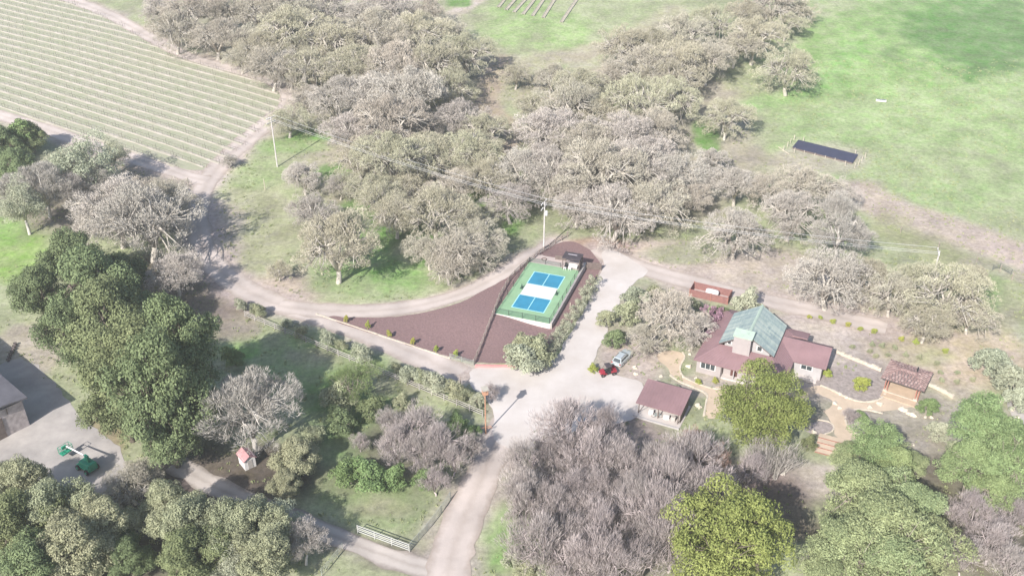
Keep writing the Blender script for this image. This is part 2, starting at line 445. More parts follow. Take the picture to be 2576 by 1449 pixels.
# ------------------------------------------------------------------ roads and paved or mulched areas laid on the ground
def road_mat(name, col, col2, tracks=True):
    m, n, l, b = new_mat(name)
    a = n.new('ShaderNodeAttribute'); a.attribute_name = 'tint'      # position across the road, 0 to 1
    g = n.new('ShaderNodeNewGeometry')
    t = n.new('ShaderNodeTexNoise'); t.inputs['Scale'].default_value = 0.8; t.inputs['Detail'].default_value = 7; t.inputs['Roughness'].default_value = 0.7
    t2 = n.new('ShaderNodeTexNoise'); t2.inputs['Scale'].default_value = 0.18; t2.inputs['Detail'].default_value = 4
    l.new(g.outputs['Position'], t.inputs['Vector']); l.new(g.outputs['Position'], t2.inputs['Vector'])
    rp = n.new('ShaderNodeValToRGB')
    es = rp.color_ramp.elements
    es[0].position = 0.0; es[0].color = (*col2, 1); es[1].position = 1.0; es[1].color = (*col2, 1)
    for ps, c in ((0.2, col), (0.34, col), (0.5, tuple(0.55 * x + 0.45 * y for x, y in zip(col, col2))), (0.66, col), (0.8, col)):
        e = es.new(ps); e.color = (*c, 1)
    ad = n.new('ShaderNodeMath'); ad.operation = 'MULTIPLY_ADD'; ad.inputs[1].default_value = 0.35; ad.inputs[2].default_value = -0.175
    l.new(t.outputs['Fac'], ad.inputs[0])
    ad2 = n.new('ShaderNodeMath'); ad2.operation = 'ADD'; l.new(a.outputs['Fac'], ad2.inputs[0]); l.new(ad.outputs[0], ad2.inputs[1])
    l.new(ad2.outputs[0], rp.inputs[0])
    mr = n.new('ShaderNodeMapRange'); mr.inputs['From Min'].default_value = 0.3; mr.inputs['From Max'].default_value = 0.7
    mr.inputs['To Min'].default_value = 0.80; mr.inputs['To Max'].default_value = 1.12
    l.new(t2.outputs['Fac'], mr.inputs['Value'])
    hs = n.new('ShaderNodeHueSaturation'); l.new(rp.outputs[0], hs.inputs['Color']); l.new(mr.outputs[0], hs.inputs['Value'])
    l.new(hs.outputs[0], b.inputs['Base Color']); b.inputs['Roughness'].default_value = 0.95; b.inputs['Specular IOR Level'].default_value = 0.1
    bp = n.new('ShaderNodeBump'); bp.inputs['Strength'].default_value = 0.35; bp.inputs['Distance'].default_value = 0.1
    l.new(t.outputs['Fac'], bp.inputs['Height']); l.new(bp.outputs[0], b.inputs['Normal'])
    MATS[name] = m
    return m

M_road = road_mat('pale_dirt_road', ROADC, (0.34, 0.285, 0.25))
M_track = road_mat('creek_track_dirt', (0.42, 0.375, 0.345), (0.25, 0.215, 0.19))

def road(name, P, w, m, off):
    P = [np.array(p) for p in P]
    # resample at about 1.5 m
    out = [P[0]]
    for a, b in zip(P[:-1], P[1:]):
        k = max(1, int(np.linalg.norm(b - a) / 1.5))
        out += [a + (b - a) * (i + 1) / k for i in range(k)]
    P = np.array(out)
    d = np.gradient(P, axis=0); d /= np.linalg.norm(d, axis=1)[:, None] + 1e-9
    nrm = np.stack([-d[:, 1], d[:, 0]], 1)
    s = np.arange(len(P)) * 1.5
    rows = []; tt = []
    for t in (0, 0.15, 0.33, 0.5, 0.67, 0.85, 1):
        jit = (vnoise(s, s * 0 + (0 if t < 0.5 else 77), 4, 5) - 0.5) * (0.9 if t in (0, 1) else 0)
        q = P + nrm * ((t - 0.5) * w * (0.9 + 0.2 * vnoise(s, s * 0 + 3, 15, 8)) + (jit if t == 1 else -jit))[:, None]
        rows.append(np.column_stack([q, T(q[:, 0], q[:, 1]) + off])); tt.append(np.full(len(P), t))
    V = np.stack(rows, 1).reshape(-1, 3); tt = np.stack(tt, 1).ravel()
    k = 7; i = np.arange(len(P) * k).reshape(-1, k)
    Q = np.stack([i[:-1, 1:], i[:-1, :-1], i[1:, :-1], i[1:, 1:]], -1).reshape(-1, 4)
    o = link(bpy.data.objects.new(name, np_mesh(name, V, Q, m, tt)))
    return tag(o, kind='structure')

for i, (k, (P, w)) in enumerate(ROADW.items()):
    road(k, P, w, M_track if k == 'creek_track' else M_road, 0.03 + 0.004 * i)

def sheet(name, poly, m, off, jit=0.35, rounds=2, step=2.5, px=True, kind='structure', parent=None, thick=0.0):
    P = [tuple(at(u, v))[:2] for u, v in poly] if px else poly
    P = chaikin(P, rounds, True) if rounds else [np.array(p, float) for p in P]
    D = []
    for a, b in zip(P, P[1:] + P[:1]):
        k = max(1, int(np.linalg.norm(b - a) / 0.8))
        D += [a + (b - a) * i / k for i in range(k)]
    D = np.array(D)
    if jit:
        D = D + jit * np.stack([vnoise(D[:, 0], D[:, 1], 1.6, 11) - 0.5, vnoise(D[:, 0], D[:, 1], 1.6, 12) - 0.5], 1) * 2
    bm = bmesh.new()
    f = bm.faces.new([bm.verts.new((p[0], p[1], 0)) for p in D])
    if f.normal.z < 0 or True:
        bm.normal_update()
        if f.normal.z < 0: f.normal_flip()
    lo, hi = D.min(0), D.max(0)
    for ax in (0, 1):
        for c in np.arange(math.ceil(lo[ax] / step) * step, hi[ax], step):
            co = [0, 0, 0]; co[ax] = c
            no = [0, 0, 0]; no[ax] = 1
            bmesh.ops.bisect_plane(bm, geom=bm.verts[:] + bm.edges[:] + bm.faces[:], plane_co=co, plane_no=no)
    bmesh.ops.triangulate(bm, faces=bm.faces[:])
    for v in bm.verts: v.co.z = float(T(v.co.x, v.co.y)) + off
    me = bpy.data.meshes.new(name)
    bm.to_mesh(me); bm.free()
    me.materials.append(m)
    o = link(bpy.data.objects.new(name, me), parent)
    if kind: tag(o, kind=kind)
    return o

M_conc = mat('pale_concrete', (0.54, 0.50, 0.48), 0.9, scale=0.13, col2=(0.43, 0.385, 0.355), detail=11)
M_mulch = mat('bark_mulch', (0.235, 0.152, 0.15), 0.95, scale=3.2, col2=(0.15, 0.098, 0.096), bump=0.8, detail=9)
M_gravel = mat('garden_gravel', (0.47, 0.375, 0.285), 0.95, 0.12, 0.5, detail=8)
M_edge = mat('pale_edging_stone', (0.50, 0.44, 0.36), 0.9, 0.15, 1.5)
M_yard = mat('yard_gravel', (0.43, 0.395, 0.37), 0.95, scale=0.16, col2=(0.25, 0.23, 0.22), detail=10, bump=0.3)
M_bed = mat('planting_bed_soil', (0.28, 0.24, 0.225), 0.95, 0.3, 1.4, detail=8, bump=0.5)

sheet('mulch_bed', [(800, 793), (900, 801), (1000, 797), (1090, 782), (1165, 758), (1230, 725), (1290, 690), (1330, 655), (1372, 630), (1410, 606), (1465, 612), (1512, 655), (1503, 700), (1470, 760), (1420, 850), (1385, 900), (1340, 915), (1300, 916), (1190, 915), (1080, 884), (930, 838)], M_mulch, 0.05, 0.25, step=1.6)
sheet('driveway', [(1178, 965), (1186, 921), (1300, 922), (1372, 922), (1402, 895), (1432, 845), (1475, 770), (1505, 700), (1520, 660), (1512, 632), (1548, 628), (1600, 660), (1640, 684), (1600, 705), (1568, 740), (1548, 790), (1522, 850), (1492, 905), (1500, 935), (1560, 945), (1625, 962), (1625, 1030), (1590, 1060), (1480, 1075), (1400, 1100), (1330, 1130), (1270, 1130), (1232, 1092), (1252, 1050), (1215, 1000)], M_conc, 0.078, 0.3)
sheet('yard', [(-60, 960), (20, 900), (90, 915), (160, 985), (205, 1050), (250, 1090), (290, 1120), (330, 1170), (300, 1240), (200, 1260), (80, 1260), (-60, 1250)], M_yard, 0.03, 0.5)

# ------------------------------------------------------------------ plants
M_bark = mat('grey_bark', (0.30, 0.26, 0.22), 0.95, 0.3, 3.0)
M_barkd = mat('dark_bark', (0.14, 0.115, 0.095), 0.95, 0.3, 3.0)
M_barkl = mat('lichened_bark', (0.42, 0.385, 0.34), 0.95, 0.3, 3.0)
M_barkw = mat('pale_lichen_bark', (0.45, 0.42, 0.385), 0.95, 0.2, 3.0)
M_barkm = mat('mauve_bark', (0.38, 0.325, 0.32), 0.95, 0.2, 3.0)
LM = {
    'taupe': leaf_mat('taupe_twigs', (0.29, 0.26, 0.21), (0.56, 0.515, 0.43), obj_var=0.12),
    'olive': leaf_mat('olive_lichen_twigs', (0.265, 0.25, 0.175), (0.51, 0.485, 0.365), obj_var=0.12),
    'mauve': leaf_mat('mauve_grey_twigs', (0.29, 0.26, 0.235), (0.55, 0.505, 0.455), obj_var=0.12),
    'thicket': leaf_mat('mauve_thicket_twigs', (0.20, 0.17, 0.165), (0.495, 0.44, 0.425), obj_var=0.12),
    'rust': leaf_mat('rusty_twigs', (0.26, 0.165, 0.135), (0.48, 0.34, 0.28), obj_var=0.08),
    'white': leaf_mat('silver_twigs', (0.26, 0.235, 0.215), (0.45, 0.42, 0.385), obj_var=0.08),
    'live': leaf_mat('live_oak_leaves', (0.08, 0.105, 0.05), (0.26, 0.30, 0.15), trans=0.15, obj_var=0.12),
    'grey_live': leaf_mat('grey_green_leaves', (0.17, 0.185, 0.11), (0.45, 0.455, 0.295), trans=0.15, obj_var=0.10),
    'yellow': leaf_mat('yellow_green_leaves', (0.125, 0.162, 0.042), (0.335, 0.38, 0.13), trans=0.2, obj_var=0.06),
    'sage': leaf_mat('sage_needles', (0.12, 0.155, 0.075), (0.40, 0.45, 0.24), (0.52, 0.53, 0.38), trans=0.15, obj_var=0.08),
    'pine': leaf_mat('bright_pine_needles', (0.135, 0.19, 0.08), (0.355, 0.44, 0.21), trans=0.2, obj_var=0.05),
    'silver': leaf_mat('silver_green_leaves', (0.23, 0.245, 0.17), (0.46, 0.48, 0.355), trans=0.15, obj_var=0.08),
    'fresh': leaf_mat('fresh_green_leaves', (0.11, 0.16, 0.055), (0.26, 0.34, 0.15), trans=0.2, obj_var=0.1),
    'lime': leaf_mat('lime_leaves', (0.26, 0.30, 0.05), (0.46, 0.47, 0.13), trans=0.2, obj_var=0.08),
    'plum': leaf_mat('plum_blossom_twigs', (0.22, 0.12, 0.17), (0.42, 0.27, 0.35), obj_var=0.05),
}

def unit(a):
    return a / (np.linalg.norm(a, axis=-1, keepdims=True) + 1e-9)

def leaves(rng, cl, per, ln, wd, mode='leaf', jit=0.7, flat=1.0, base=(0, 0, 0), up=0.3):
    """cl: clumps (x, y, z, r, tint). Diamond faces spread over each clump."""
    K = len(cl)
    n = np.maximum(3, (per * (cl[:, 3] / cl[:, 3].mean()) ** 2).astype(int))
    idx = np.repeat(np.arange(K), n)
    N = len(idx)
    c = cl[idx, :3]; r = cl[idx, 3]
    d = unit(rng.normal(size=(N, 3)))
    low = d[:, 2] < -0.25
    d[low, 2] *= -0.6
    d = unit(d)
    rho = rng.uniform(0.45, 1.08, N) ** 0.6
    off = d * (r * rho)[:, None]; off[:, 2] *= flat
    p = c + off
    rnd = unit(rng.normal(size=(N, 3)))
    if mode == 'leaf':
        nn = unit(d + jit * rnd)
        a = unit(np.cross(nn, unit(rng.normal(size=(N, 3)))))
        b = np.cross(nn, a)
    else:
        o = unit(p - np.array(base))
        a = unit(o * 0.7 + d * 0.5 + rnd * jit + np.array([0, 0, up]))
        b = unit(np.cross(a, unit(rng.normal(size=(N, 3)))))
    L = (ln * rng.uniform(0.6, 1.3, N) / 2)[:, None]; Wd = (wd * rng.uniform(0.6, 1.3, N) / 2)[:, None]
    V = np.stack([p - a * L, p + b * Wd, p + a * L, p - b * Wd], 1).reshape(-1, 3)
    Q = np.arange(4 * N).reshape(N, 4)
    tint = np.clip(cl[idx, 4] * 0.6 + rng.uniform(0, 0.4, N), 0, 1)
    return V, Q, np.repeat(tint, 4)

def crown_clumps(rng, n, cz, rx, rz, rc, inner=0.5, lobes=9, lob=0.3, floor=-0.55):
    """clump centres on the shells of several overlapping sub-crowns: lumpy, uneven, with gaps between"""
    L = []
    off = rng.uniform(0, 6.28)
    for k in range(lobes):
        a = off + 2 * math.pi * k / (lobes - 2) + rng.uniform(-0.35, 0.35)
        if k < lobes - 2:
            rad = rx * rng.uniform(0.48, 0.74); zz_ = rz * rng.uniform(-0.5, 0.35)
        else:
            rad = rx * rng.uniform(0.05, 0.3); zz_ = rz * rng.uniform(0.4, 0.55)
        L.append((math.cos(a) * rad, math.sin(a) * rad, zz_, rx * rng.uniform(0.34, 0.34 + lob), rng.random()))
    out = []
    tries = 0
    while len(out) < n and tries < n * 60:
        tries += 1
        lx, ly, lz, lr, lt = L[rng.integers(lobes)]
        d = unit(rng.normal(size=3))
        s = rng.uniform(inner ** 2, 1) ** 0.5
        p = np.array([lx, ly, lz]) + d * s * lr * np.array([1, 1, min(1.0, rz / rx * 1.15)])
        if p[2] < floor * rz - 0.35 * rz: continue
        if d[2] < -0.2 and rng.random() < 0.6: continue
        out.append((p[0], p[1], p[2] + cz, rc * rng.uniform(0.6, 1.3), 0.55 * rng.random() + 0.45 * lt))
    return np.array(out)

def branches(rng, mb, cl, h0, r0, limbs=6, spread=0.55, sides=5, fine=1.0):
    """trunk, limbs and a branch out to every clump"""
    top = np.array([rng.normal() * 0.2, rng.normal() * 0.2, h0])
    mb.path([(0, 0, -0.3), (0, 0, 0.15), tuple(top * 0.5 + rng.normal(size=3) * 0.1), tuple(top)], [r0 * 1.25, r0 * 1.05, r0 * 0.9, r0 * 0.8], 7)
    cen = cl[:, :3].mean(0)
    ends = []
    for k in range(limbs):
        a = 2 * math.pi * (k + rng.uniform(-0.25, 0.25)) / limbs
        R_ = np.percentile(np.hypot(cl[:, 0], cl[:, 1]), 90) * spread
        e = np.array([math.cos(a) * R_, math.sin(a) * R_, cen[2] + rng.uniform(-0.2, 0.35) * (cl[:, 2].max() - cen[2])])
        mid = top * 0.55 + e * 0.45 + np.array([0, 0, 0.25 * (e[2] - h0)]) + rng.normal(size=3) * 0.25
        q = top * 0.2 + mid * 0.8
        mb.path([tuple(top), tuple(q), tuple(mid * 0.4 + e * 0.6 + rng.normal(size=3) * 0.2), tuple(e)], [r0 * 0.62, r0 * 0.48, r0 * 0.36, r0 * 0.22], sides)
        ends.append((q, e))
    for c in cl:
        p = c[:3]
        best = min(ends, key=lambda qe: np.linalg.norm(p - qe[1]) )
        q, e = best
        t = rng.uniform(0.35, 1.0)
        s = q + (e - q) * t
        m = s * 0.5 + p * 0.5 + rng.normal(size=3) * 0.22 * fine
        mb.path([tuple(s), tuple(m), tuple(p)], [r0 * 0.2 * fine, r0 * 0.13 * fine, r0 * 0.05 * fine], 3)

PROTO = {}
def proto(kind, W, hc, trunk_me, crown_me, names):
    PROTO.setdefault(kind, []).append((W, hc, trunk_me, crown_me, names))

def mk(kind, seed, leafmat, barkmat, W, cz, rz, n, rc, per, ln, wd, mode='leaf', h0=2.2, r0=0.35, inner=0.5, jit=0.7, flat=1.0, up=0.3, floor=-0.55, limbs=6, fine=1.0, lob=0.22, names=('trunk', 'crown'), lobes=9):
    rng = np.random.default_rng(seed)
    cl = crown_clumps(rng, n, cz, W / 2, rz, rc, inner, lobes=lobes, lob=lob, floor=floor)
    mb = MB()
    branches(rng, mb, cl, h0, r0, limbs, fine=fine)
    tm = mb.mesh(kind + '_trunk', barkmat, True)
    V, Q, tint = leaves(rng, cl, per, ln, wd, mode, jit, flat, (0, 0, h0), up)
    cm = np_mesh(kind + '_crown', V, Q, leafmat, tint)
    proto(kind, W + rc, cz, tm, cm, names)

for s in range(6):
    q_ = (1.0, 0.8, 0.62, 0.9, 0.7, 0.5)[s]
    mk('oak_' + 'x', 100 + s, LM['taupe'], M_barkl, 11.0, 4.7, 3.9, int(230 * (0.7 + 0.3 * q_)), 0.72, int(105 * q_), 0.38, 0.055, 'twig', 1.6, 0.36, 0.55, 0.95, up=0.25, lob=(0.1, 0.22, 0.16, 0.05, 0.25, 0.18)[s], fine=1.5, floor=-0.7, limbs=(6, 7, 8, 5, 7, 9)[s])
for colr in ('taupe', 'olive', 'mauve'):
    for (W, hc, tm, cm, nm) in PROTO['oak_x']:
        c2 = cm.copy(); c2.materials[0] = LM[colr]
        proto('oak_' + colr, W, hc, tm, c2, nm)
for s in range(3):
    mk('live', 200 + s, LM['live'], M_barkd, 10.8, 5.2, 4.8, 170, 1.15, 120, 0.36, 0.2, 'leaf', 2.0, 0.4, 0.6, 0.55, lob=0.16)
for s in range(3):
    mk('live_tall', 230 + s, LM['live'], M_barkd, 11.6, 8.4, 7.6, 330, 1.15, 110, 0.36, 0.2, 'leaf', 2.6, 0.5, 0.6, 0.55, lob=0.16, lobes=13)
for (W, hc, tm, cm, nm) in list(PROTO['live']):
    c2 = cm.copy(); c2.materials[0] = LM['grey_live']; proto('grey_live', W, hc, tm, c2, nm)
for (W, hc, tm, cm, nm) in list(PROTO['live_tall']):
    c2 = cm.copy(); c2.materials[0] = LM['grey_live']; proto('grey_tall', W, hc, tm, c2, nm)
for s in range(2):
    mk('yellow', 300 + s, LM['yellow'], M_barkd, 12.0, 6.3, 5.9, 420, 1.0, 90, 0.34, 0.16, 'leaf', 2.0, 0.4, 0.7, 0.8, lob=0.14, lobes=17, floor=-0.9)
for s in range(3):
    mk('sage', 400 + s, LM['sage'], M_bark, 9.5, 7.0, 5.6, 130, 1.25, 130, 0.42, 0.15, 'leaf', 3.0, 0.32, 0.5, 0.8, flat=0.65, lob=0.35)
for s in range(2):
    mk('pine', 450 + s, LM['pine'], M_bark, 9.5, 7.6, 6.2, 190, 1.15, 120, 0.45, 0.12, 'leaf', 3.0, 0.32, 0.5, 0.9, flat=0.6, lob=0.3)
for s in range(3):
    mk('silver_tree', 500 + s, LM['silver'], M_barkw, 9.0, 6.2, 4.8, 100, 1.15, 95, 0.45, 0.14, 'leaf', 3.0, 0.32, 0.3, 0.9, lob=0.4)
for s in range(3):
    mk('bare_white', 600 + s, LM['white'], M_barkw, 10.5, 6.2, 4.8, 210, 0.8, 85, 0.6, 0.045, 'twig', 2.4, 0.30, 0.45, 0.7, fine=1.1, limbs=9, lob=0.2, floor=-0.7)
for s in range(3):
    mk('shrub_silver', 700 + s, LM['silver'], M_bark, 2.6, 1.3, 1.15, 42, 0.42, 90, 0.24, 0.10, 'leaf', 0.4, 0.07, 0.5, 0.8, lob=0.25)
for nm_, key in (('shrub_fresh', 'fresh'), ('shrub_live', 'live'), ('shrub_lime', 'lime'), ('shrub_olive', 'grey_live')):
    for (W, hc, tm, cm, nm) in PROTO['shrub_silver']:
        c2 = cm.copy(); c2.materials[0] = LM[key]; proto(nm_, W, hc, tm, c2, nm)

for s in range(2):
    mk('wispy', 540 + s, LM['fresh'], M_bark, 8.0, 4.2, 3.2, 110, 0.8, 55, 0.6, 0.05, 'twig', 1.2, 0.2, 0.4, 0.7, up=0.3, fine=1.2, limbs=8)
def mk_vase(kind, seed, leafmat, barkmat, W, H, stems, twigs, ln, wd, names=('stems', 'twigs')):
    """leafless shrub: stems fan up from the ground and break into upright twigs"""
    rng = np.random.default_rng(seed)
    mb = MB(); cl = []
    for k in range(stems):
        a = rng.uniform(0, 2 * math.pi); rr = W / 2 * rng.uniform(0.1, 1.0) ** 0.6
        e = np.array([math.cos(a) * rr, math.sin(a) * rr, H * rng.uniform(0.45, 1.0) * (1 - 0.3 * (rr / (W / 2)) ** 2)])
        b0 = np.array([math.cos(a), math.sin(a), 0]) * 0.25 * W * rng.random()
        m = b0 * 0.5 + e * np.array([0.5, 0.5, 0.5]) + rng.normal(size=3) * 0.15
        mb.path([(b0[0], b0[1], -0.15), tuple(m), tuple(e)], [0.06, 0.045, 0.012], 4)
        for t in np.linspace(0.3, 1, 5):
            q = (m + (e - m) * ((t - 0.3) / 0.7)) + rng.normal(size=3) * 0.2
            cl.append((q[0], q[1], max(0.5, q[2]), W * 0.085 * rng.uniform(0.7, 1.3), rng.random()))
    cl = np.array(cl)
    tm = mb.mesh(kind + '_stems', barkmat)
    V, Q, tint = leaves(rng, cl, twigs, ln, wd, 'twig', 0.28, 1.0, (0, 0, -H * 0.6), 0.8)
    V[:, 2] = np.maximum(V[:, 2], 0.02)
    proto(kind, W * 1.1, H * 0.58, tm, np_mesh(kind + '_twigs', V, Q, leafmat, tint), names)

for s in range(5):
    mk('thicket', 800 + s, LM['thicket'], M_barkm, 8.0, 4.9, 3.7, 150, 0.72, (40, 30, 36, 24, 44)[s], 0.85, 0.038, 'twig', 0.9, 0.2, 0.35, 0.4, up=0.55, fine=1.6, limbs=9, lob=0.2, floor=-0.9, names=('stems', 'twigs'))
for s in range(2):
    mk_vase('rust', 820 + s, LM['rust'], M_barkm, 6.0, 5.0, 40, 34, 0.7, 0.05)
for s in range(2):
    mk_vase('white_vase', 830 + s, LM['white'], M_barkw, 6.8, 4.6, 60, 12, 0.8, 0.035)
for s in range(2):
    mk_vase('plum', 840 + s, LM['plum'], M_barkd, 4.0, 4.0, 26, 40, 0.4, 0.09)

_cnt = {}
_rr = random.Random(7)
def plant(kind, u, v, wpx, name, label, cat, group=None, tall=1.0, var=None):
    ps = PROTO[kind]
    i = _cnt.get(kind, 0); _cnt[kind] = i + 1
    W, hc, tm, cm, nm = ps[(i * 3 + 1) % len(ps)] if var is None else ps[var % len(ps)]
    k = 1.0
    for _ in range(4):
        p = at(u, v, hc * k * tall)
        k = wpx / scale_at(p) / W
    g = Vector((p.x, p.y, float(T(p.x, p.y))))
    o = thing(name, label, cat, g, _rr.uniform(0, 6.283), group)
    s = (k, k, k * tall)
    o.scale = s
    inst(nm[0], tm, o); inst(nm[1], cm, o)
    return o

# the woods: (u, v, crown width in picture px)
wood = [(400, 25, 120), (480, 40, 125), (570, 22, 125), (650, 30, 130), (740, 22, 125), (830, 25, 130), (920, 30, 130), (1010, 20, 120), (1075, 35, 120),
        (445, 82, 110), (540, 98, 130), (640, 105, 140), (740, 92, 140), (840, 100, 140), (940, 92, 140), (1040, 95, 140), (1120, 72, 110),
        (600, 150, 115), (680, 168, 125), (780, 178, 145), (880, 170, 150), (980, 170, 150), (1080, 160, 150), (1170, 145, 140),
        (772, 245, 125), (850, 258, 150), (940, 250, 150), (1040, 240, 150), (1125, 222, 130)]
wood_b = [(725, 300, 120), (880, 335, 150), (970, 322, 150), (1070, 312, 150), (1160, 300, 140), (1225, 335, 100),
          (905, 400, 140), (990, 398, 150), (1090, 390, 160), (1190, 392, 140), (760, 445, 130), (862, 462, 120), (940, 480, 150), (1040, 478, 150), (1140, 470, 150), (1215, 455, 120),
          (792, 535, 165), (1000, 548, 125), (1090, 540, 150), (1190, 548, 140), (835, 618, 180), (1075, 632, 120), (1150, 628, 160), (1228, 600, 115), (1120, 680, 110), (1200, 650, 100)]
wood_c = [(1300, 190, 110), (1380, 200, 120), (1460, 212, 130), (1545, 190, 130), (1560, 125, 115), (1640, 110, 130), (1720, 92, 130), (1800, 62, 130), (1880, 42, 130), (1955, 20, 120), (2015, 28, 90), (1985, 62, 110),
          (1620, 180, 130), (1700, 170, 140), (1780, 150, 130), (1850, 120, 130), (1905, 100, 110), (1345, 278, 120), (1430, 270, 140), (1500, 298, 140), (1600, 258, 140), (1690, 248, 140), (1755, 222, 100)]
wood_d = [(1380, 348, 150), (1462, 368, 160), (1560, 350, 160), (1650, 340, 165), (1722, 330, 120), (1300, 440, 135), (1400, 450, 155), (1500, 440, 170), (1600, 432, 170), (1700, 440, 165), (1785, 408, 105),
          (1290, 515, 120), (1445, 530, 150), (1545, 530, 165), (1645, 518, 155), (1735, 498, 145), (1845, 462, 130), (1930, 478, 150), (2030, 470, 150), (2112, 488, 120)]
def fill(lst, n, seed, wmin, wmax):
    r_ = random.Random(seed)
    for _ in range(n):
        a, b = r_.choice(lst), r_.choice(lst)
        if abs(a[0] - b[0]) + abs(a[1] - b[1]) < 230:
            lst.append(((a[0] + b[0]) / 2 + r_.uniform(-20, 20), (a[1] + b[1]) / 2 + r_.uniform(-12, 12), r_.uniform(wmin, wmax)))
fill(wood, 26, 1, 80, 125); fill(wood_b, 26, 2, 90, 140); fill(wood_c, 18, 3, 75, 115); fill(wood_d, 22, 4, 90, 140)
adj = {'taupe': 'beige-brown', 'olive': 'olive-tinged', 'mauve': 'grey-mauve'}
def oaks(lst, where, group, w=(5, 3, 2)):
    rr = random.Random(len(lst) * 31)
    for (u, v, s) in lst:
        c = rr.choices(['taupe', 'olive', 'mauve'], w)[0]
        if 1712 < u < 1960 and 215 < v < 400: continue      # open grass round the lone oaks
        wh = where(u, v) if callable(where) else where
        gr = 'oaks ' + wh if callable(where) else group
        plant('oak_' + c, u + rr.uniform(-8, 8), v + rr.uniform(-5, 5), s * rr.uniform(0.82, 1.45), 'oak_tree', f'{adj[c]} leafless oak {wh}', 'tree', gr, rr.uniform(0.85, 1.12))
w_a = lambda u, v: 'beside the vineyard track' if u < 690 and v > 60 else 'behind the vineyard track at the top of the wood' if u < 690 else 'beside the far clearing' if u > 1020 else 'deep in the wood uphill of the loop road' if v > 140 else 'on the ridge of the wood above the vineyard'
w_b = lambda u, v: 'along the curved track by the bright lawn' if v > 590 else 'on the slope inside the loop road' if u < 880 else 'under the power lines uphill of the lawn' if v > 430 else 'on the slope under the highest span of wires'
w_c = lambda u, v: 'at the meadow end of the far wood' if u > 1780 else 'on the clearing side of the far wood' if v < 215 else 'in the gap between the two woods'
w_d = lambda u, v: 'behind the court utility pole' if u < 1430 else 'at the meadow corner below the navy panel' if u > 1800 else 'above the fork of the drive' if v > 420 else 'uphill of the drive fork in the wood'
oaks(wood, w_a, '', (6, 2, 3))
oaks(wood_b, w_b, '', (4, 5, 2))
oaks(wood_c, w_c, '', (4, 4, 2))
oaks(wood_d, w_d, '', (4, 1, 5))
plant('oak_olive', 1985, 178, 165, 'oak_tree', 'broad oak standing alone at the meadow edge above another lone oak', 'tree')
plant('oak_olive', 1828, 300, 140, 'oak_tree', 'compact round oak standing alone on bright grass at the meadow edge', 'tree')
plant('oak_mauve', 1852, 590, 185, 'oak_tree', 'open leafless oak with pale trunk beside the upper dirt road', 'tree')
plant('oak_mauve', 1990, 545, 175, 'oak_tree', 'leafless oak with a thick forked pale trunk above the dirt road', 'tree')
plant('bare_white', 2115, 570, 185, 'oak_tree', 'leafless oak with bright white spreading limbs at the meadow corner', 'tree', var=0)
oaks([(2085, 700, 170), (2190, 700, 120), (2245, 745, 120), (2300, 725, 185), (2392, 745, 195), (2330, 815, 165), (2435, 800, 150), (2450, 700, 110)], 'in the grove north of the tiled shelter', 'oaks north of the tiled shelter', (3, 5, 3))
plant('oak_taupe', 1690, 795, 185, 'oak_tree', 'leafless oak spreading over the bed west of the house', 'tree')
plant('oak_mauve', 1745, 835, 120, 'oak_tree', 'small leafless tree close to the purple roof edge', 'tree')
plant('oak_taupe', 1625, 855, 110, 'oak_tree', 'leafless tree with a pale trunk behind the parked car', 'tree')
plant('oak_olive', 700, 682, 72, 'oak_tree', 'small round bushy oak alone on bare slope inside the loop road', 'tree')
plant('oak_mauve', 575, 405, 50, 'sapling', 'thin young bare tree at the bend of the vineyard road', 'tree')
# left edge
plant('shrub_fresh', 45, 345, 80, 'bushy_tree', 'fresh green bushy tree at the vineyard headland', 'tree', tall=1.3)
plant('live', 5, 365, 120, 'live_oak', 'dark green tree beside the fresh green bushy tree', 'tree')
plant('live', 78, 345, 95, 'live_oak', 'small dark tree behind the fresh green bushy tree', 'tree')
plant('live', 35, 420, 110, 'live_oak', 'dark tree below the fresh green bushy tree', 'tree')
for u, v, w in [(220, 418, 150), (285, 392, 80), (55, 520, 130), (160, 440, 110)]:
    plant('silver_tree', u, v, w, 'willow_tree', 'grey-green half-bare tree below the vineyard headland', 'tree', 'grey-green trees below the vineyard')
for u, v, w in [(105, 470, 160), (185, 480, 120), (25, 480, 110), (255, 455, 110)]:
    plant('bare_white', u, v, w, 'willow_tree', 'thin grey leafless tree below the vineyard headland', 'tree', 'bare trees below the vineyard')
oaks([(290, 540, 180), (372, 560, 190), (345, 492, 150), (430, 515, 130)], 'beside the bend of the loop road', 'oaks beside the loop road bend', (5, 0, 4))
plant('oak_mauve', 440, 690, 165, 'oak_tree', 'dark shaded leafless oak between live oaks and the loop road', 'tree')
for u, v, w in [(175, 655, 165), (100, 740, 150), (232, 730, 215), (310, 705, 140), (262, 815, 225), (372, 790, 120), (185, 835, 175), (450, 890, 205), (335, 925, 240), (405, 985, 240), (305, 1000, 190), (425, 1075, 175)]:
    wh = 'at the edge of the gravel yard' if v > 900 and u < 420 else 'beside the shaded lawn' if v > 850 else 'on the slope above the yard'
    plant('live_tall' if v > 850 else 'live', u, v, w * 1.08, 'live_oak', 'dark green broad live oak ' + wh, 'tree', 'live oaks ' + wh, (1.4 if (u, v) in ((450, 890), (405, 985)) else 1.05) if v > 850 else 1.15)
plant('bare_white', 622, 1030, 265, 'sycamore_tree', 'large silvery leafless tree leaning over the small red-roofed hut', 'tree', var=1)
plant('grey_live', 742, 1150, 140, 'olive_tree', 'grey-green bushy tree right of the small red-roofed hut', 'tree')
plant('grey_live', 715, 1215, 100, 'olive_tree', 'low grey-green tree in front of the small red-roofed hut', 'tree')
plant('wispy', 885, 965, 150, 'willow_tree', 'wispy light green willow on the lawn south of the long fence', 'tree', tall=0.9)
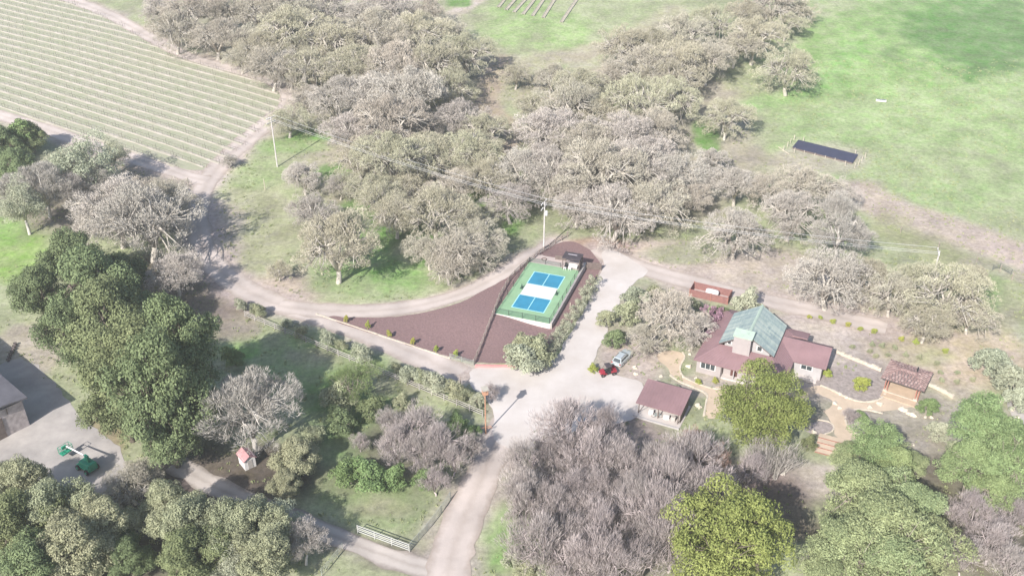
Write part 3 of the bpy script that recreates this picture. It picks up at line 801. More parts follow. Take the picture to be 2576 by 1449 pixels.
plant('shrub_olive', 850, 1000, 90, 'shrub', 'pale green bush at the foot of the wispy willow', 'bush')
plant('shrub_fresh', 590, 900, 60, 'shrub', 'bright green bush on the lawn beside the live oak clump', 'bush')
for u, v, w, k in [(45, 1215, 150, 'grey_live'), (140, 1285, 180, 'grey_live'), (55, 1320, 200, 'live'), (262, 1325, 175, 'grey_live'), (185, 1385, 210, 'grey_live'), (420, 1285, 155, 'grey_live'), (490, 1330, 190, 'grey_live'), (560, 1338, 175, 'grey_live'), (640, 1330, 170, 'grey_live'), (485, 1400, 180, 'live'), (700, 1310, 125, 'silver_tree'), (660, 1400, 160, 'grey_live'), (80, 1435, 200, 'live'), (320, 1400, 130, 'live'), (585, 1440, 130, 'silver_tree')]:
    a = {'grey_live': 'grey-green', 'live': 'dark green', 'silver_tree': 'silvery'}[k]
    plant({'grey_live': 'grey_tall', 'live': 'live_tall'}.get(k, k), u, v, w, 'live_oak' if k != 'silver_tree' else 'willow_tree', f'{a} tree ' + ('beside the boom lift yard' if u < 300 else 'along the creek track'), 'tree', 'trees ' + ('beside the boom lift yard' if u < 300 else 'along the creek track'))
oaks([(335, 1218, 160), (372, 1192, 110)], 'beside the gravel yard and green boom lift', 'oaks beside the boom lift', (5, 0, 0))
plant('bare_white', 762, 1365, 140, 'sycamore_tree', 'silvery leafless tree beside the pale end of the creek track', 'tree', var=2)
# lower middle
for u, v, w in [(1045, 1070, 150), (1000, 1115, 130), (1105, 1110, 150), (1060, 1140, 120), (1140, 1150, 110), (1095, 1205, 100), (980, 1060, 90), (1185, 1120, 90)]:
    plant('thicket', u, v, w, 'willow_shrub', 'mauve leafless shrub between the long fence and corral', 'bush', 'shrubs between fence and corral')
for u, v, w in [(880, 1185, 95), (935, 1200, 100), (985, 1205, 70), (1075, 1200, 75), (1150, 1065, 55), (1185, 1085, 50)]:
    plant('shrub_fresh', u, v, w, 'shrub', 'bright green bush at the edge of the mauve shrubs', 'bush', 'green bushes by the mauve shrubs')
poly = [(1330, 1115), (1420, 1065), (1510, 1060), (1575, 1115), (1700, 1150), (1800, 1160), (1830, 1200), (1810, 1250), (1700, 1290), (1680, 1460), (1430, 1460), (1350, 1380), (1270, 1270)]
def inside(u, v, P):
    c = False
    for (a, b), (d, e) in zip(P, P[1:] + P[:1]):
        if (b > v) != (e > v) and u < (d - a) * (v - b) / (e - b) + a: c = not c
    return c
rr = random.Random(5)
v = 1020
while v < 1500:
    u = 1200 + (rr.random() * 60)
    while u < 1880:
        uu, vv = u + rr.uniform(-22, 22), v + rr.uniform(-16, 16)
        if inside(uu, vv, poly):
            wh = 'beside the lower drive' if uu < 1400 else 'just below the carport' if vv < 1130 else 'beside the huge yellow-green tree' if uu > 1640 else 'in the heart of the thicket' if vv < 1300 else 'at the foot of the thicket'
            plant('thicket', uu, vv, rr.uniform(125, 215), 'willow_shrub', 'mauve leafless willow ' + wh, 'bush', 'thicket willows ' + wh, rr.uniform(0.9, 1.3))
        u += 92
    v += 66
for u, v, w in [(1750, 1118, 110), (1705, 1150, 100), (1790, 1150, 110)]:
    plant('rust', u, v, w, 'willow_shrub', 'rust-brown leafless willow between thicket and yellow-green tree', 'bush', 'rust-brown willows')
plant('yellow', 1918, 1025, 225, 'laurel_tree', 'dense yellow-green round tree in front of the purple-roofed house', 'tree', None, 1.05, var=0)
plant('yellow', 1828, 1360, 300, 'laurel_tree', 'huge dense yellow-green tree beside the thicket and deep shade', 'tree', None, 1.2, var=1)
plant('white_vase', 1945, 1140, 165, 'willow_shrub', 'silvery vase-shaped bare shrub below the yellow-green tree', 'bush')
plant('thicket', 1885, 1180, 110, 'willow_shrub', 'mauve bare shrub left of the silvery vase-shaped shrub', 'bush')
# lower right
for u, v, w, k in [(2205, 1125, 150, 'pine'), (2245, 1180, 135, 'pine'), (2135, 1155, 100, 'sage'), (2290, 1165, 90, 'sage'), (2160, 1250, 190, 'sage'), (2292, 1275, 170, 'sage'), (2230, 1345, 230, 'sage'), (2125, 1390, 190, 'sage'), (2335, 1370, 165, 'sage'), (2060, 1440, 140, 'sage'), (2250, 1430, 180, 'sage')]:
    plant(k, u, v, w, 'pine_tree', ('bright' if k == 'pine' else 'sage') + ' green pine ' + ('just below the garden paths' if v < 1200 else 'beside the deep shade and huge yellow-green tree' if u < 2190 else 'in the stand south of the garden'), 'tree', 'pines south of the garden paths' if v >= 1200 and u >= 2190 else 'pines near the garden paths' if v < 1200 else 'pines beside the deep shade', 1.0)
for u, v, w in [(2480, 1085, 175), (2445, 1165, 150), (2535, 1170, 170), (2500, 1240, 120)]:
    plant('pine', u, v, w, 'pine_tree', 'bright green pine in the group by the pale gravel patch', 'tree', 'pines by the pale gravel patch', 1.1)
for u, v, w in [(2450, 1290, 140), (2500, 1360, 150), (2555, 1300, 120), (2430, 1400, 130), (2550, 1420, 150)]:
    plant('thicket', u, v, w, 'willow_shrub', 'mauve leafless shrub east of the sage green pines', 'bush', 'mauve shrubs east of the pines')
for u, v, w in [(2550, 955, 100), (2490, 905, 90), (2560, 1005, 70)]:
    plant('shrub_silver', u, v, w, 'shrub', 'grey-green bush at the east edge of the peach-coloured garden', 'bush', 'bushes at the east garden edge')
# round bush by the mulch and the row along the long fence
for u, v, w in [(1322, 905, 95), (1350, 892, 85), (1305, 880, 70), (1330, 870, 80)]:
    plant('shrub_silver' if w > 90 else 'shrub_olive', u, v, w, 'oleander_bush', 'grey-green bush in the big round clump at the red kerb', 'bush', 'bushes of the round clump')
for i, (u, v, w) in enumerate([(608, 768, 34), (652, 782, 42), (720, 812, 30), (757, 834, 36), (826, 852, 44), (860, 868, 34), (915, 892, 58), (1000, 925, 30), (1032, 940, 58), (1062, 950, 44), (1100, 965, 66), (1150, 985, 58), (1200, 1005, 46), (1175, 992, 40)]):
    plant('shrub_olive' if i % 2 else 'shrub_silver', u, v, w, 'olive_tree', 'young olive tree in the row beside the long rail fence', 'tree', 'olive row along the long fence', 1.1)
plant('thicket', 1235, 985, 55, 'willow_shrub', 'dark bare shrub at the end of the olive row', 'bush')
for u, v in [(870, 802), (925, 818), (980, 840), (1038, 858), (1097, 877), (1146, 890)]:
    plant('shrub_lime', u, v, 13, 'sapling', 'tiny yellow-green sapling in the brown mulch strip', 'sapling', 'saplings in the mulch', 2.0)
for u, v, w, k, n in [(930, 1030, 70, 'shrub_live', 'dark green bush between the wispy willow and mauve shrubs'), (862, 1062, 80, 'shrub_live', 'dark green bush on the shaded lawn behind the bright green bushes'), (785, 1095, 60, 'shrub_olive', 'olive bush on the shaded lawn right of the silvery tree'), (1010, 1010, 46, 'shrub_olive', 'small olive bush at the upper edge of the mauve shrubs'), (905, 1110, 60, 'thicket', 'grey bare bush on the shaded lawn above the bright green bushes')]:
    plant(k, u, v, w, 'shrub', n, 'bush')
for u, v, w, k, n in [(1395, 1425, 95, 'shrub_silver', 'grey-green bush at the thicket corner by the drive mouth'), (1335, 1432, 75, 'shrub_olive', 'olive bush on the bright grass at the drive mouth'), (1290, 1400, 60, 'shrub_silver', 'pale bush in the middle of the bright grass by the drive'), (1440, 1440, 70, 'shrub_live', 'dark bush below the thicket at the drive mouth')]:
    plant(k, u, v, w, 'shrub', n, 'bush')
# garden plants about the house
for u, v, w, k, n in [(1600, 745, 70, 'shrub_silver', 'grey-green bush where the drive forks west of the house'), (1650, 735, 50, 'shrub_olive', 'olive bush beside the forked drive'),
                      (1575, 790, 70, 'shrub_olive', 'olive bush along the drive verge'), (1545, 850, 60, 'shrub_live', 'dark green bush north of the parked car'),
                      (1520, 800, 50, 'shrub_olive', 'narrow olive bush along the drive edge'), (1880, 765, 75, 'shrub_silver', 'grey-green bush behind the green roof'),
                      (1805, 790, 55, 'shrub_live', 'dark green bush beside the red timber enclosure'), (1752, 775, 45, 'shrub_olive', 'low olive bush below the red timber enclosure'),
                      (2082, 938, 28, 'shrub_lime', 'lime green bush at the east house corner'), (2165, 965, 42, 'shrub_lime', 'yellow-green shrub in the bed left of the tiled shelter'),
                      (2335, 1020, 55, 'shrub_fresh', 'soft green bush right of the tiled shelter'), (2140, 1045, 50, 'thicket', 'small grey bare shrub on the garden path bed'),
                      (2170, 1050, 34, 'shrub_fresh', 'small green shrub in the rounded path bed'), (1758, 960, 18, 'shrub_lime', 'small lime shrub at the house corner wall'), (1800, 958, 17, 'shrub_lime', 'small lime shrub under the triple window'), (2035, 1115, 40, 'shrub_live', 'dark green low bush below the garden steps'), (1492, 928, 26, 'shrub_lime', 'yellow-green ground plant beside the red buggy'), (1698, 972, 22, 'shrub_silver', 'grey round bush beside the carport'), (2360, 1085, 60, 'shrub_silver', 'grey-green shrub among the garden boulders'), (2410, 1130, 55, 'shrub_olive', 'olive shrub among the garden boulders')]:
    plant(k, u, v, w, 'shrub', n, 'bush')
for u, v, w in [(1790, 800, 75), (1770, 840, 55)]:
    plant('plum', u, v, w, 'plum_tree', 'small purple-blossomed tree against the west roof edge', 'tree', 'purple trees at the west roof edge')
plant('plum', 1945, 935, 42, 'plum_tree', 'small purple tree poking above the yellow-green tree', 'tree')
for x, y, w in [(1700, 535, 22), (1840, 545, 20), (1990, 595, 24), (2180, 630, 24)]:
    u, v = z6(x, y); plant('shrub_lime', u, v, w * 0.6, 'shrub', 'small lime tuft in the row along the upper road', 'bush', 'lime tufts along the upper road')
for x, y, w in [(390, 50, 24), (560, 80, 26), (905, 180, 24), (1090, 220, 28), (1455, 330, 26)]:
    u, v = z7(x, y); plant('shrub_lime', u, v, w * 0.6, 'shrub', 'small lime tuft below the upper road by the grove', 'bush', 'lime tufts by the grove')
for x, y in [(290, 275), (540, 250), (660, 265), (830, 290), (580, 390), (510, 330), (960, 380), (1130, 410), (1350, 480), (1400, 600), (1610, 600), (1600, 720), (1800, 690), (740, 380), (1420, 700)]:
    u, v = z7(x, y); plant('shrub_olive', u, v, 15, 'shrub', 'low pale green tuft in the peach-coloured garden', 'bush', 'tufts in the peach garden')

# clipped hedge along the drive
def make_hedge():
    P = chaikin([tuple(at(u, v))[:2] for u, v in [(1380, 902), (1400, 872), (1430, 826), (1460, 778), (1484, 738), (1496, 716)]], 2)
    rng = np.random.default_rng(4)
    cl = []
    mb = MB()
    for a, b in zip(P[:-1], P[1:]):
        L = np.linalg.norm(b - a); n = max(1, int(L / 0.45))
        d = (b - a) / L; nn = np.array([-d[1], d[0]])
        for i in range(n):
            p = a + (b - a) * i / n
            for k in range(4):
                q = p + nn * rng.uniform(-1.1, 1.1) + d * rng.uniform(-.3, .3)
                cl.append((q[0], q[1], rng.uniform(0.5, 2.0), rng.uniform(0.38, 0.58), rng.random()))
            if i % 3 == 0:
                mb.path([(p[0], p[1], -0.1), (p[0] + 0.1, p[1], 0.8), (p[0] + .15, p[1] + .1, 1.5)], [0.06, 0.05, 0.02], 4)
    o0 = Vector((P[0][0], P[0][1], 0))
    cl = np.array(cl); cl[:, :2] -= P[0]
    V, Q, t = leaves(rng, cl, 56, 0.25, 0.12, 'leaf', 0.6)
    mb.v = [(x - P[0][0], y - P[0][1], z) for x, y, z in mb.v]
    o = thing('hedge', 'long grey-green hedge between the court and the driveway', 'hedge', o0)
    mb.build('stems', M_bark, o)
    inst('foliage', np_mesh('hedge_foliage', V, Q, LM['silver'], t), o)
make_hedge()

# ------------------------------------------------------------------ vineyard and crop strips
M_strip = mat('bare_row_soil', (0.42, 0.375, 0.33), 0.95, scale=0.45, col2=(0.28, 0.265, 0.20), detail=8)
M_vine = mat('vine_wood', (0.14, 0.12, 0.10), 0.95, 0.3, 3.0)
M_rowgrass = mat('alley_grass', (0.265, 0.28, 0.185), 0.95, scale=0.3, col2=(0.32, 0.305, 0.24), detail=7)

def world_inside(p, P):
    return inside(p[0], p[1], P)

def make_rows():
    VP = [tuple(at(u, v))[:2] for u, v in [(-200, -60), (120, -14), (245, 32), (315, 70), (396, 116), (478, 155), (568, 180), (648, 199), (696, 222), (716, 240), (708, 266), (688, 294), (655, 328), (612, 372), (566, 410), (510, 432), (455, 424), (400, 408), (300, 377), (200, 345), (90, 308), (-150, 240)]]
    VP = [tuple(p) for p in chaikin(VP, 2, True)]
    sheet('vineyard_ground', VP, M_rowgrass, 0.02, 0.4, 0, 4.0, px=False)
    a = R(-31.0)
    d = np.array([math.cos(a), math.sin(a)]); nn = np.array([-d[1], d[0]])
    o = np.array(tuple(at(300, 377))[:2])
    rng = np.random.default_rng(3)
    for k in range(-2, 52):
        c = o + nn * (k * 3.25 + 1.2)
        pts = []
        bend = 0.00035
        for s in np.arange(-170, 170, 2.0):
            p = c + d * s + nn * bend * (s ** 2) * -1
            if world_inside(p, VP) and p[0] > -215: pts.append(p)
        if len(pts) < 5: continue
        P = np.array(pts)
        if np.linalg.norm(P[-1] - P[0]) > 2.2 * len(P): continue
        g = np.gradient(P, axis=0); g /= np.linalg.norm(g, axis=1)[:, None]
        q = np.stack([-g[:, 1], g[:, 0]], 1)
        b = Vector((P[0][0], P[0][1], float(T(*P[0]))))
        row = thing('vine_row', 'pale bare soil row with dormant vines and posts in the vineyard', 'vine row', b, 0, 'rows of the vineyard')
        rows = []
        for t, h in ((-1, 0.03), (-0.45, 0.13), (0.45, 0.13), (1, 0.03)):
            w = 0.48 + 0.5 * (vnoise(np.arange(len(P)) * 2.0, np.full(len(P), k * 9.0), 5, 3) - 0.5)
            e = P + q * (t * w)[:, None]
            rows.append(np.column_stack([e, T(e[:, 0], e[:, 1]) + h]))
        V = np.stack(rows, 1).reshape(-1, 3) - np.array(b)
        i = np.arange(len(P) * 4).reshape(-1, 4)
        Q = np.stack([i[:-1, 1:], i[:-1, :-1], i[1:, :-1], i[1:, 1:]], -1).reshape(-1, 4)
        inst('soil_strip', np_mesh('soil_strip', V, Q, M_strip), row)
        mb = MB()
        for j, p in enumerate(P):
            z = float(T(*p)) - b.z; x, y = p[0] - b.x, p[1] - b.y
            gx, gy = g[j]
            if j % 3 == 0: mb.tube((x, y, z), (x, y, z + 1.7), 0.045, 0.04, 3)
            lean = rng.normal() * 0.08
            mb.tube((x + gx, y + gy, z), (x + gx + lean, y + gy, z + 0.95), 0.04, 0.03, 3)
            mb.tube((x + gx * 0.2, y + gy * 0.2, z + 0.98), (x + gx * 1.9, y + gy * 1.9, z + 1.02), 0.03, 0.03, 3)
        tag(mb.build('vines', M_vine, row), kind='stuff')
make_rows()

M_bedwood = mat('weathered_bed_boards', (0.33, 0.31, 0.27), 0.9, 0.2, 1.0)
for (u0, v0), (u1, v1) in [((1254, 20), (1275, -6)), ((1273, 27), (1302, -6)), ((1293, 33), (1328, -6)), ((1316, 38), (1350, -6)), ((1366, 47), (1398, -4)), ((1412, 58), (1450, 2)), ((1340, 42), (1372, -6))]:
    p, q = at(u0, v0), at(u1, v1)
    d = Vector((q.x - p.x, q.y - p.y, 0)); L = d.length; d.normalize(); s = Vector((-d.y, d.x, 0))
    t = thing('garden_bed', 'narrow raised soil strip of the crop rows in the far clearing', 'garden bed', p, 0, 'crop strips in the far clearing')
    def P3(a, w, h):
        x = p + d * a + s * w
        return (x.x - p.x, x.y - p.y, float(T(x.x, x.y)) - p.z + h)
    mb = MB(); wb = MB()
    n = 6
    for i in range(n):
        a0, a1 = L * i / n, L * (i + 1) / n
        mb.quad(P3(a0, -0.4, 0.2), P3(a1, -0.4, 0.2), P3(a1, 0.4, 0.2), P3(a0, 0.4, 0.2))
        for sg in (-1, 1):
            wb.loft([[P3(a0, sg * 0.42, 0), P3(a0, sg * 0.55, 0), P3(a0, sg * 0.55, 0.3), P3(a0, sg * 0.42, 0.3)], [P3(a1, sg * 0.42, 0), P3(a1, sg * 0.55, 0), P3(a1, sg * 0.55, 0.3), P3(a1, sg * 0.42, 0.3)]])
    mb.build('soil', mat('crop_strip_soil', (0.34, 0.305, 0.24), 0.95, 0.2, 1.0), t); wb.build('border_board', M_bedwood, t)

# ------------------------------------------------------------------ the court
M_cg = mat('court_green_paint', (0.225, 0.36, 0.215), 0.7, 0.12, 0.3, detail=9)
M_cb = mat('court_blue_paint', (0.032, 0.205, 0.325), 0.6, 0.14, 0.4, detail=9)
M_cl = mat('court_line_paint', (0.33, 0.62, 0.64), 0.6, 0.05, 1.0)
M_cw = mat('court_white_paint', (0.58, 0.555, 0.545), 0.7, 0.04, 0.7)
M_wallw = mat('white_retaining_wall', (0.60, 0.57, 0.55), 0.85, 0.06, 0.8)
M_wallg = mat('grey_retaining_wall', (0.42, 0.385, 0.36), 0.9, 0.15, 0.8)
M_terr = mat('pinkish_terrace', (0.40, 0.335, 0.315), 0.9, 0.1, 0.6)
M_black = mat('black_metal', (0.03, 0.032, 0.034), 0.5, 0.1, 2.0)
M_dkgreen = mat('dark_green_metal', (0.05, 0.10, 0.07), 0.5, 0.1, 2.0)
CO = Vector((COURT_O[0], COURT_O[1], 0.0))
ct = thing('pickleball_court', 'green pickleball court with blue boxes and white middle zone', 'sports court', CO, COURT_A)
cz = COURT_Z
MB().box(-5.2, 5.2, -9.75, 9.9, -0.3, cz).build('base_slab', M_wallw, ct)
MB().box(5.2, 5.55, -9.72, 13.2, -0.3, cz + 0.12).build('side_wall', M_wallg, ct)
MB().box(-5.2, 5.2, 9.9, 13.2, -0.3, cz - 0.01).build('terrace', M_terr, ct)
MB().quad((-5.2, -9.75, cz + .006), (5.2, -9.75, cz + .006), (5.2, 9.9, cz + .006), (-5.2, 9.9, cz + .006)).build('playing_surface', M_cg, ct)
hx, hy, ky = 3.05, 6.705, 2.13
for x0, x1 in ((-hx, 0), (0, hx)):
    for y0, y1 in ((-hy, -ky), (ky, hy)):
        MB().quad((x0, y0, cz + .012), (x1, y0, cz + .012), (x1, y1, cz + .012), (x0, y1, cz + .012)).build('blue_box', M_cb, ct)
MB().quad((-hx, -ky, cz + .012), (hx, -ky, cz + .012), (hx, ky, cz + .012), (-hx, ky, cz + .012)).build('white_zone', M_cw, ct)
lw = 0.09
def line(x0, x1, y0, y1, k=0):
    MB().quad((x0, y0, cz + .018 + k), (x1, y0, cz + .018 + k), (x1, y1, cz + .018 + k), (x0, y1, cz + .018 + k)).build('line', M_cl, ct)
line(-hx - lw, hx + lw, -hy - lw, -hy + lw); line(-hx - lw, hx + lw, hy - lw, hy + lw)
for x in (-hx, hx):
    line(x - lw, x + lw, -hy + lw, -ky - lw); line(x - lw, x + lw, ky + lw, hy - lw)
line(-lw * .8, lw * .8, -hy + lw, -ky - lw); line(-lw * .8, lw * .8, ky + lw, hy - lw)
for y in (-ky, ky): line(-hx - lw, hx + lw, y - lw * .6, y + lw * .6)

def court_pt(x, y, z=0.0):
    return Vector((CO.x + x * _cc - y * _cs, CO.y + x * _cs + y * _cc, z))

for sx, nm in ((-3.42, 'dark green net post at the edge of the white zone next to the rail fence'), (3.42, 'dark green net post at the edge of the white zone next to the hedge side')):
    t = thing('net_post', nm, 'net post', court_pt(sx, 0.1, cz + .006), COURT_A)
    MB().tube((0, 0, 0), (0, 0, 0.95), 0.05, 0.05, 8).build('post', M_dkgreen, t)
    MB().chbox(-0.28, 0.28, -0.4, 0.4, 0, 0.1, 0.03).build('foot_plate', M_dkgreen, t)
    MB().tube((0, 0, 0.55), (-math.copysign(0.16, sx), 0, 0.55), 0.07, 0.07, 8).build('winch', M_black, t)
    MB().box(-0.05, 0.05, -0.32, 0.32, 0.1, 0.62).build('net_roll', M_dkgreen, t)

# see-through windscreen on the court fence
m, n, l, b = new_mat('windscreen_mesh')
b.inputs['Base Color'].default_value = (0.05, 0.11, 0.08, 1); b.inputs['Roughness'].default_value = 0.8
tr = n.new('ShaderNodeBsdfTransparent'); mx = n.new('ShaderNodeMixShader'); mx.inputs[0].default_value = 0.24
l.new(tr.outputs[0], mx.inputs[1]); l.new(b.outputs[0], mx.inputs[2]); l.new(mx.outputs[0], n.get('Material Output').inputs[0])
M_screen = m

def panel_fence(name, label, pts, h, spacing, group=None):
    t = thing(name, label, 'fence', pts[0], 0, group)
    o = pts[0]
    pm = MB().tube((0, 0, 0), (0, 0, h + 0.05), 0.045, 0.045, 6).mesh('fence_post', M_black)
    first = True
    for a, b_ in zip(pts[:-1], pts[1:]):
        d = b_ - a; L = d.length; k = max(1, round(L / spacing))
        for i in range(k + 1):
            if i == 0 and not first: continue
            inst('post', pm, t, a + d * i / k - o)
        first = False
        for i in range(k):
            p, q = a + d * i / k - o, a + d * (i + 1) / k - o
            MB().quad(p + Vector((0, 0, .06)), q + Vector((0, 0, .06)), q + Vector((0, 0, h)), p + Vector((0, 0, h))).build('mesh_panel', M_screen, t)
            MB().tube(p + Vector((0, 0, h)), q + Vector((0, 0, h)), 0.025, 0.025, 5).build('top_rail', M_black, t)
    return t
e = 5.1
panel_fence('court_fence', 'low black mesh fence along the white wall and long side of the court', [court_pt(-e, -9.65, cz), court_pt(e, -9.65, cz), court_pt(e, 9.0, cz)], 1.15, 2.6)
panel_fence('court_fence', 'low black mesh fence between the court and the wooden rail fence', [court_pt(-e, -9.4, cz), court_pt(-e, 9.8, cz)], 1.15, 3.2)
panel_fence('court_fence', 'short thin black fence across the back of the court up to the shade shelter', [court_pt(-e, 10.1, cz), court_pt(1.2, 10.1, cz)], 0.9, 3.0)

# shade shelter behind the court
M_dkroof = mat('dark_slate_roof', (0.06, 0.05, 0.058), 0.7, 0.2, 1.0)
M_dkwood = mat('dark_stained_boards', (0.14, 0.11, 0.10), 0.85, 0.25, 2.0)
M_whitep = mat('white_paint', (0.62, 0.605, 0.60), 0.6, 0.05, 1.0)
t = thing('shade_shelter', 'small dark flat-roofed shade shelter at the back of the court', 'shelter', court_pt(1.6, 9.3, cz), COURT_A)
rf = MB().box(0, 3.6, 0, 2.6, 2.45, 2.62).build('roof', M_dkroof, t)
MB().box(0.8, 2.6, 1.55, 1.8, 2.62, 2.66).build('skylight', mat('grey_skylight', (0.36, 0.33, 0.36), 0.4, 0.1), rf)
for x in (0.1, 3.4):
    for y in (0.1, 2.4): MB().box(x, x + .12, y, y + .12, 0, 2.45).build('post', M_dkwood, t)
MB().box(3.42, 3.5, 0.3, 2.4, 0.1, 1.9).build('side_screen', M_dkwood, t)
def board_wall(p, q, h, label):
    d = q - p; L = d.length; an = math.atan2(d.y, d.x)
    t = thing('board_wall', label, 'wall', p, an)
    k = 4
    for i in range(k): MB().box(0, L, -0.05 + 0.012 * (i % 2), 0.05 + 0.012 * (i % 2), 0.02 + i * h / k, (i + 1) * h / k - 0.015).build('board', M_dkwood, t)
    for x in (0.1, L / 2, L - 0.1): MB().box(x - .06, x + .06, 0.07, 0.18, 0, h + .02).build('post', M_dkwood, t)
board_wall(court_pt(5.7, 12.6, 0.12), court_pt(8.6, 13.2, 0.12), 1.5, 'low dark board wall right of the shade shelter')
board_wall(court_pt(-0.7, 12.6, cz), court_pt(1.5, 12.8, cz), 0.9, 'low dark board wall left of the shade shelter')
t = thing('bench', 'white slatted bench under the dark shade shelter', 'bench', court_pt(2.75, 9.9, cz), COURT_A)
MB().box(0, 1.7, 0, 0.55, 0.38, 0.46).build('seat', M_whitep, t); MB().box(0, 1.7, 0.5, 0.6, 0.47, 0.95).build('backrest', M_whitep, t)
for x in (0.05, 1.55):
    for y in (0.03, 0.45): MB().box(x, x + .09, y, y + .09, 0, 0.38).build('leg', M_whitep, t)
for x, y, l_ in ((2.0, 9.1, 'white low stool at the court edge beside the dark chair'), (3.0, 9.25, 'white low stool in front of the white bench')):
    t = thing('stool', l_, 'stool', court_pt(x, y, cz + .006), COURT_A)
    MB().chbox(0, 0.5, 0, 0.45, 0.36, 0.46, 0.02).build('seat', M_whitep, t)
    for a in (0.03, 0.42):
        for b_ in (0.03, 0.37): MB().box(a, a + .05, b_, b_ + .05, 0, 0.36).build('leg', M_whitep, t)
t = thing('chair', 'dark armchair under the shade shelter', 'chair', court_pt(1.95, 9.9, cz), COURT_A)
MB().box(0, .55, 0, .55, .3, .42).build('seat', M_black, t); MB().box(0, .55, .48, .58, .43, .95).build('backrest', M_black, t)
for a in (0.0, 0.49):
    for b_ in (0.0, 0.42): MB().box(a, a + .06, b_, b_ + .06, 0, .3).build('leg', M_black, t)
t = thing('fire_pit', 'round dark fire pit ring on the terrace by the utility pole', 'fire pit', Vector((*tuple(at(1369, 645, 1.0))[:2], float(T(*tuple(at(1369, 645, 1.0))[:2])) + 0.05)))
MB().loft([[(math.cos(x) * r, math.sin(x) * r, z) for x in np.linspace(0, 2 * math.pi, 16, endpoint=False)] for r, z in ((0.5, 0), (0.55, 0.35), (0.42, 0.36), (0.38, 0.1))]).build('ring', mat('rusted_iron', (0.13, 0.09, 0.075), 0.8, 0.3, 3.0), t)
MB().loft([[(math.cos(x) * r, math.sin(x) * r, z) for x in np.linspace(0, 2 * math.pi, 10, endpoint=False)] for r, z in ((0.37, 0.04), (0.3, 0.14))]).build('ash_bed', M_dkroof, t)

# ------------------------------------------------------------------ rail fences
M_rail = mat('weathered_grey_rail', (0.38, 0.355, 0.335), 0.9, 0.2, 2.0)
M_railb = mat('brown_split_rail', (0.30, 0.245, 0.22), 0.9, 0.25, 2.0)
M_railw = mat('white_pipe_rail', (0.40, 0.40, 0.385), 0.6, 0.1, 2.0)
M_pipe = mat('dull_green_pipe', (0.30, 0.32, 0.29), 0.6, 0.15, 2.0)
def rail_fence(name, label, pts, m, h=1.25, rails=(0.4, 0.8, 1.15), spacing=2.5, pr=0.075, rr_=0.055, group=None, cat='fence', square=True):
    P = [Vector((p[0], p[1], float(T(p[0], p[1])))) for p in pts]
    o = P[0]
    t = thing(name, label, cat, o, 0, group)
    pm = (MB().box(-pr, pr, -pr, pr, -0.2, h) if square else MB().tube((0, 0, -0.2), (0, 0, h), pr, pr, 6)).mesh('rail_post', m)
    rm = (MB().box(0, 1, -rr_ * 0.5, rr_ * 0.5, -rr_, rr_) if square else MB().tube((0, 0, 0), (1, 0, 0), rr_, rr_, 5)).mesh('rail_bar', m)
    first = True
    for a, b_ in zip(P[:-1], P[1:]):
        L = (b_ - a).length; k = max(1, round(L / spacing))
        an = math.atan2(b_.y - a.y, b_.x - a.x)
        pts_ = []
        for i in range(k + 1):
            x, y = a.x + (b_.x - a.x) * i / k, a.y + (b_.y - a.y) * i / k
            pts_.append(Vector((x, y, float(T(x, y)))))
            if i == 0 and not first: continue
            inst('post', pm, t, pts_[-1] - o, (0, 0, an))
        first = False
        for i in range(k):
            p, q = pts_[i], pts_[i + 1]
            d = q - p
            for z in rails:
                inst('rail', rm, t, p - o + Vector((0, 0, z + _rr.uniform(-.02, .02))), (0, -math.atan2(d.z, math.hypot(d.x, d.y)), an), (d.length, 1, 1))
    return t
def W2(u, v): return tuple(at(u, v))[:2]
rail_fence('rail_fence', 'long weathered grey three-rail fence beside the olive row', [W2(617, 797), W2(1214, 1048)], M_rail, 1.3, (0.42, 0.8, 1.18), 2.5, 0.06, 0.05)
zz = lambda x, y: ((950 + x / 2.708) / 1.1025, (530 + y / 2.708) / 1.1025)
rail_fence('rail_fence', 'brown split-rail fence running up beside the court to the dirt track', [W2(*zz(x, y)) for x, y in [(985, 1305), (1062, 1115), (1128, 945), (1178, 810), (1250, 680), (1335, 590), (1440, 512), (1512, 458), (1600, 398), (1690, 345)]], M_railb, 1.25, (0.35, 0.7, 1.05), 2.2, 0.08, 0.06)
rail_fence('pipe_fence', 'short dull green pipe fence at the corner of the brown mulch', [W2(1132, 902), W2(1191, 919)], M_pipe, 1.1, (0.25, 0.5, 0.75, 1.0), 2.4, 0.05, 0.035, square=False)
rail_fence('corral_fence', 'white four-rail fence along the creek track by the small corral', [W2(900, 1340), W2(1030, 1388)], M_railw, 1.45, (0.35, 0.7, 1.05, 1.38), 2.6, 0.06, 0.06, square=False)
rail_fence('corral_fence', 'dull green pipe fence on the drive side of the small corral', [W2(1033, 1383), W2(1075, 1335), W2(1110, 1290), W2(1133, 1255)], M_pipe, 1.4, (0.3, 0.65, 1.0, 1.35), 2.6, 0.055, 0.035, square=False)
rail_fence('wire_fence', 'thin post and wire fence crossing the lower right meadow', [W2(2265, 586), W2(2360, 624), W2(2456, 661), W2(2515, 684)], M_railb, 1.5, (0.5, 0.95, 1.35), 9.0, 0.07, 0.012, square=False)
rail_fence('field_gate', 'dark field gate at the end of the post and wire fence', [W2(2496, 680), W2(2514, 676), W2(2543, 692)], mat('dark_gate_paint', (0.12, 0.13, 0.12), 0.7, 0.1), 1.3, (0.3, 0.6, 0.9, 1.2), 3.5, 0.06, 0.04, cat='gate', square=False)
rail_fence('corral_fence', 'thin pipe fence among shadows by the lower edge of the creek track', [W2(810, 1449), W2(850, 1400), W2(862, 1380)], M_pipe, 1.3, (0.5, 0.9, 1.25), 2.6, 0.05, 0.03, square=False)

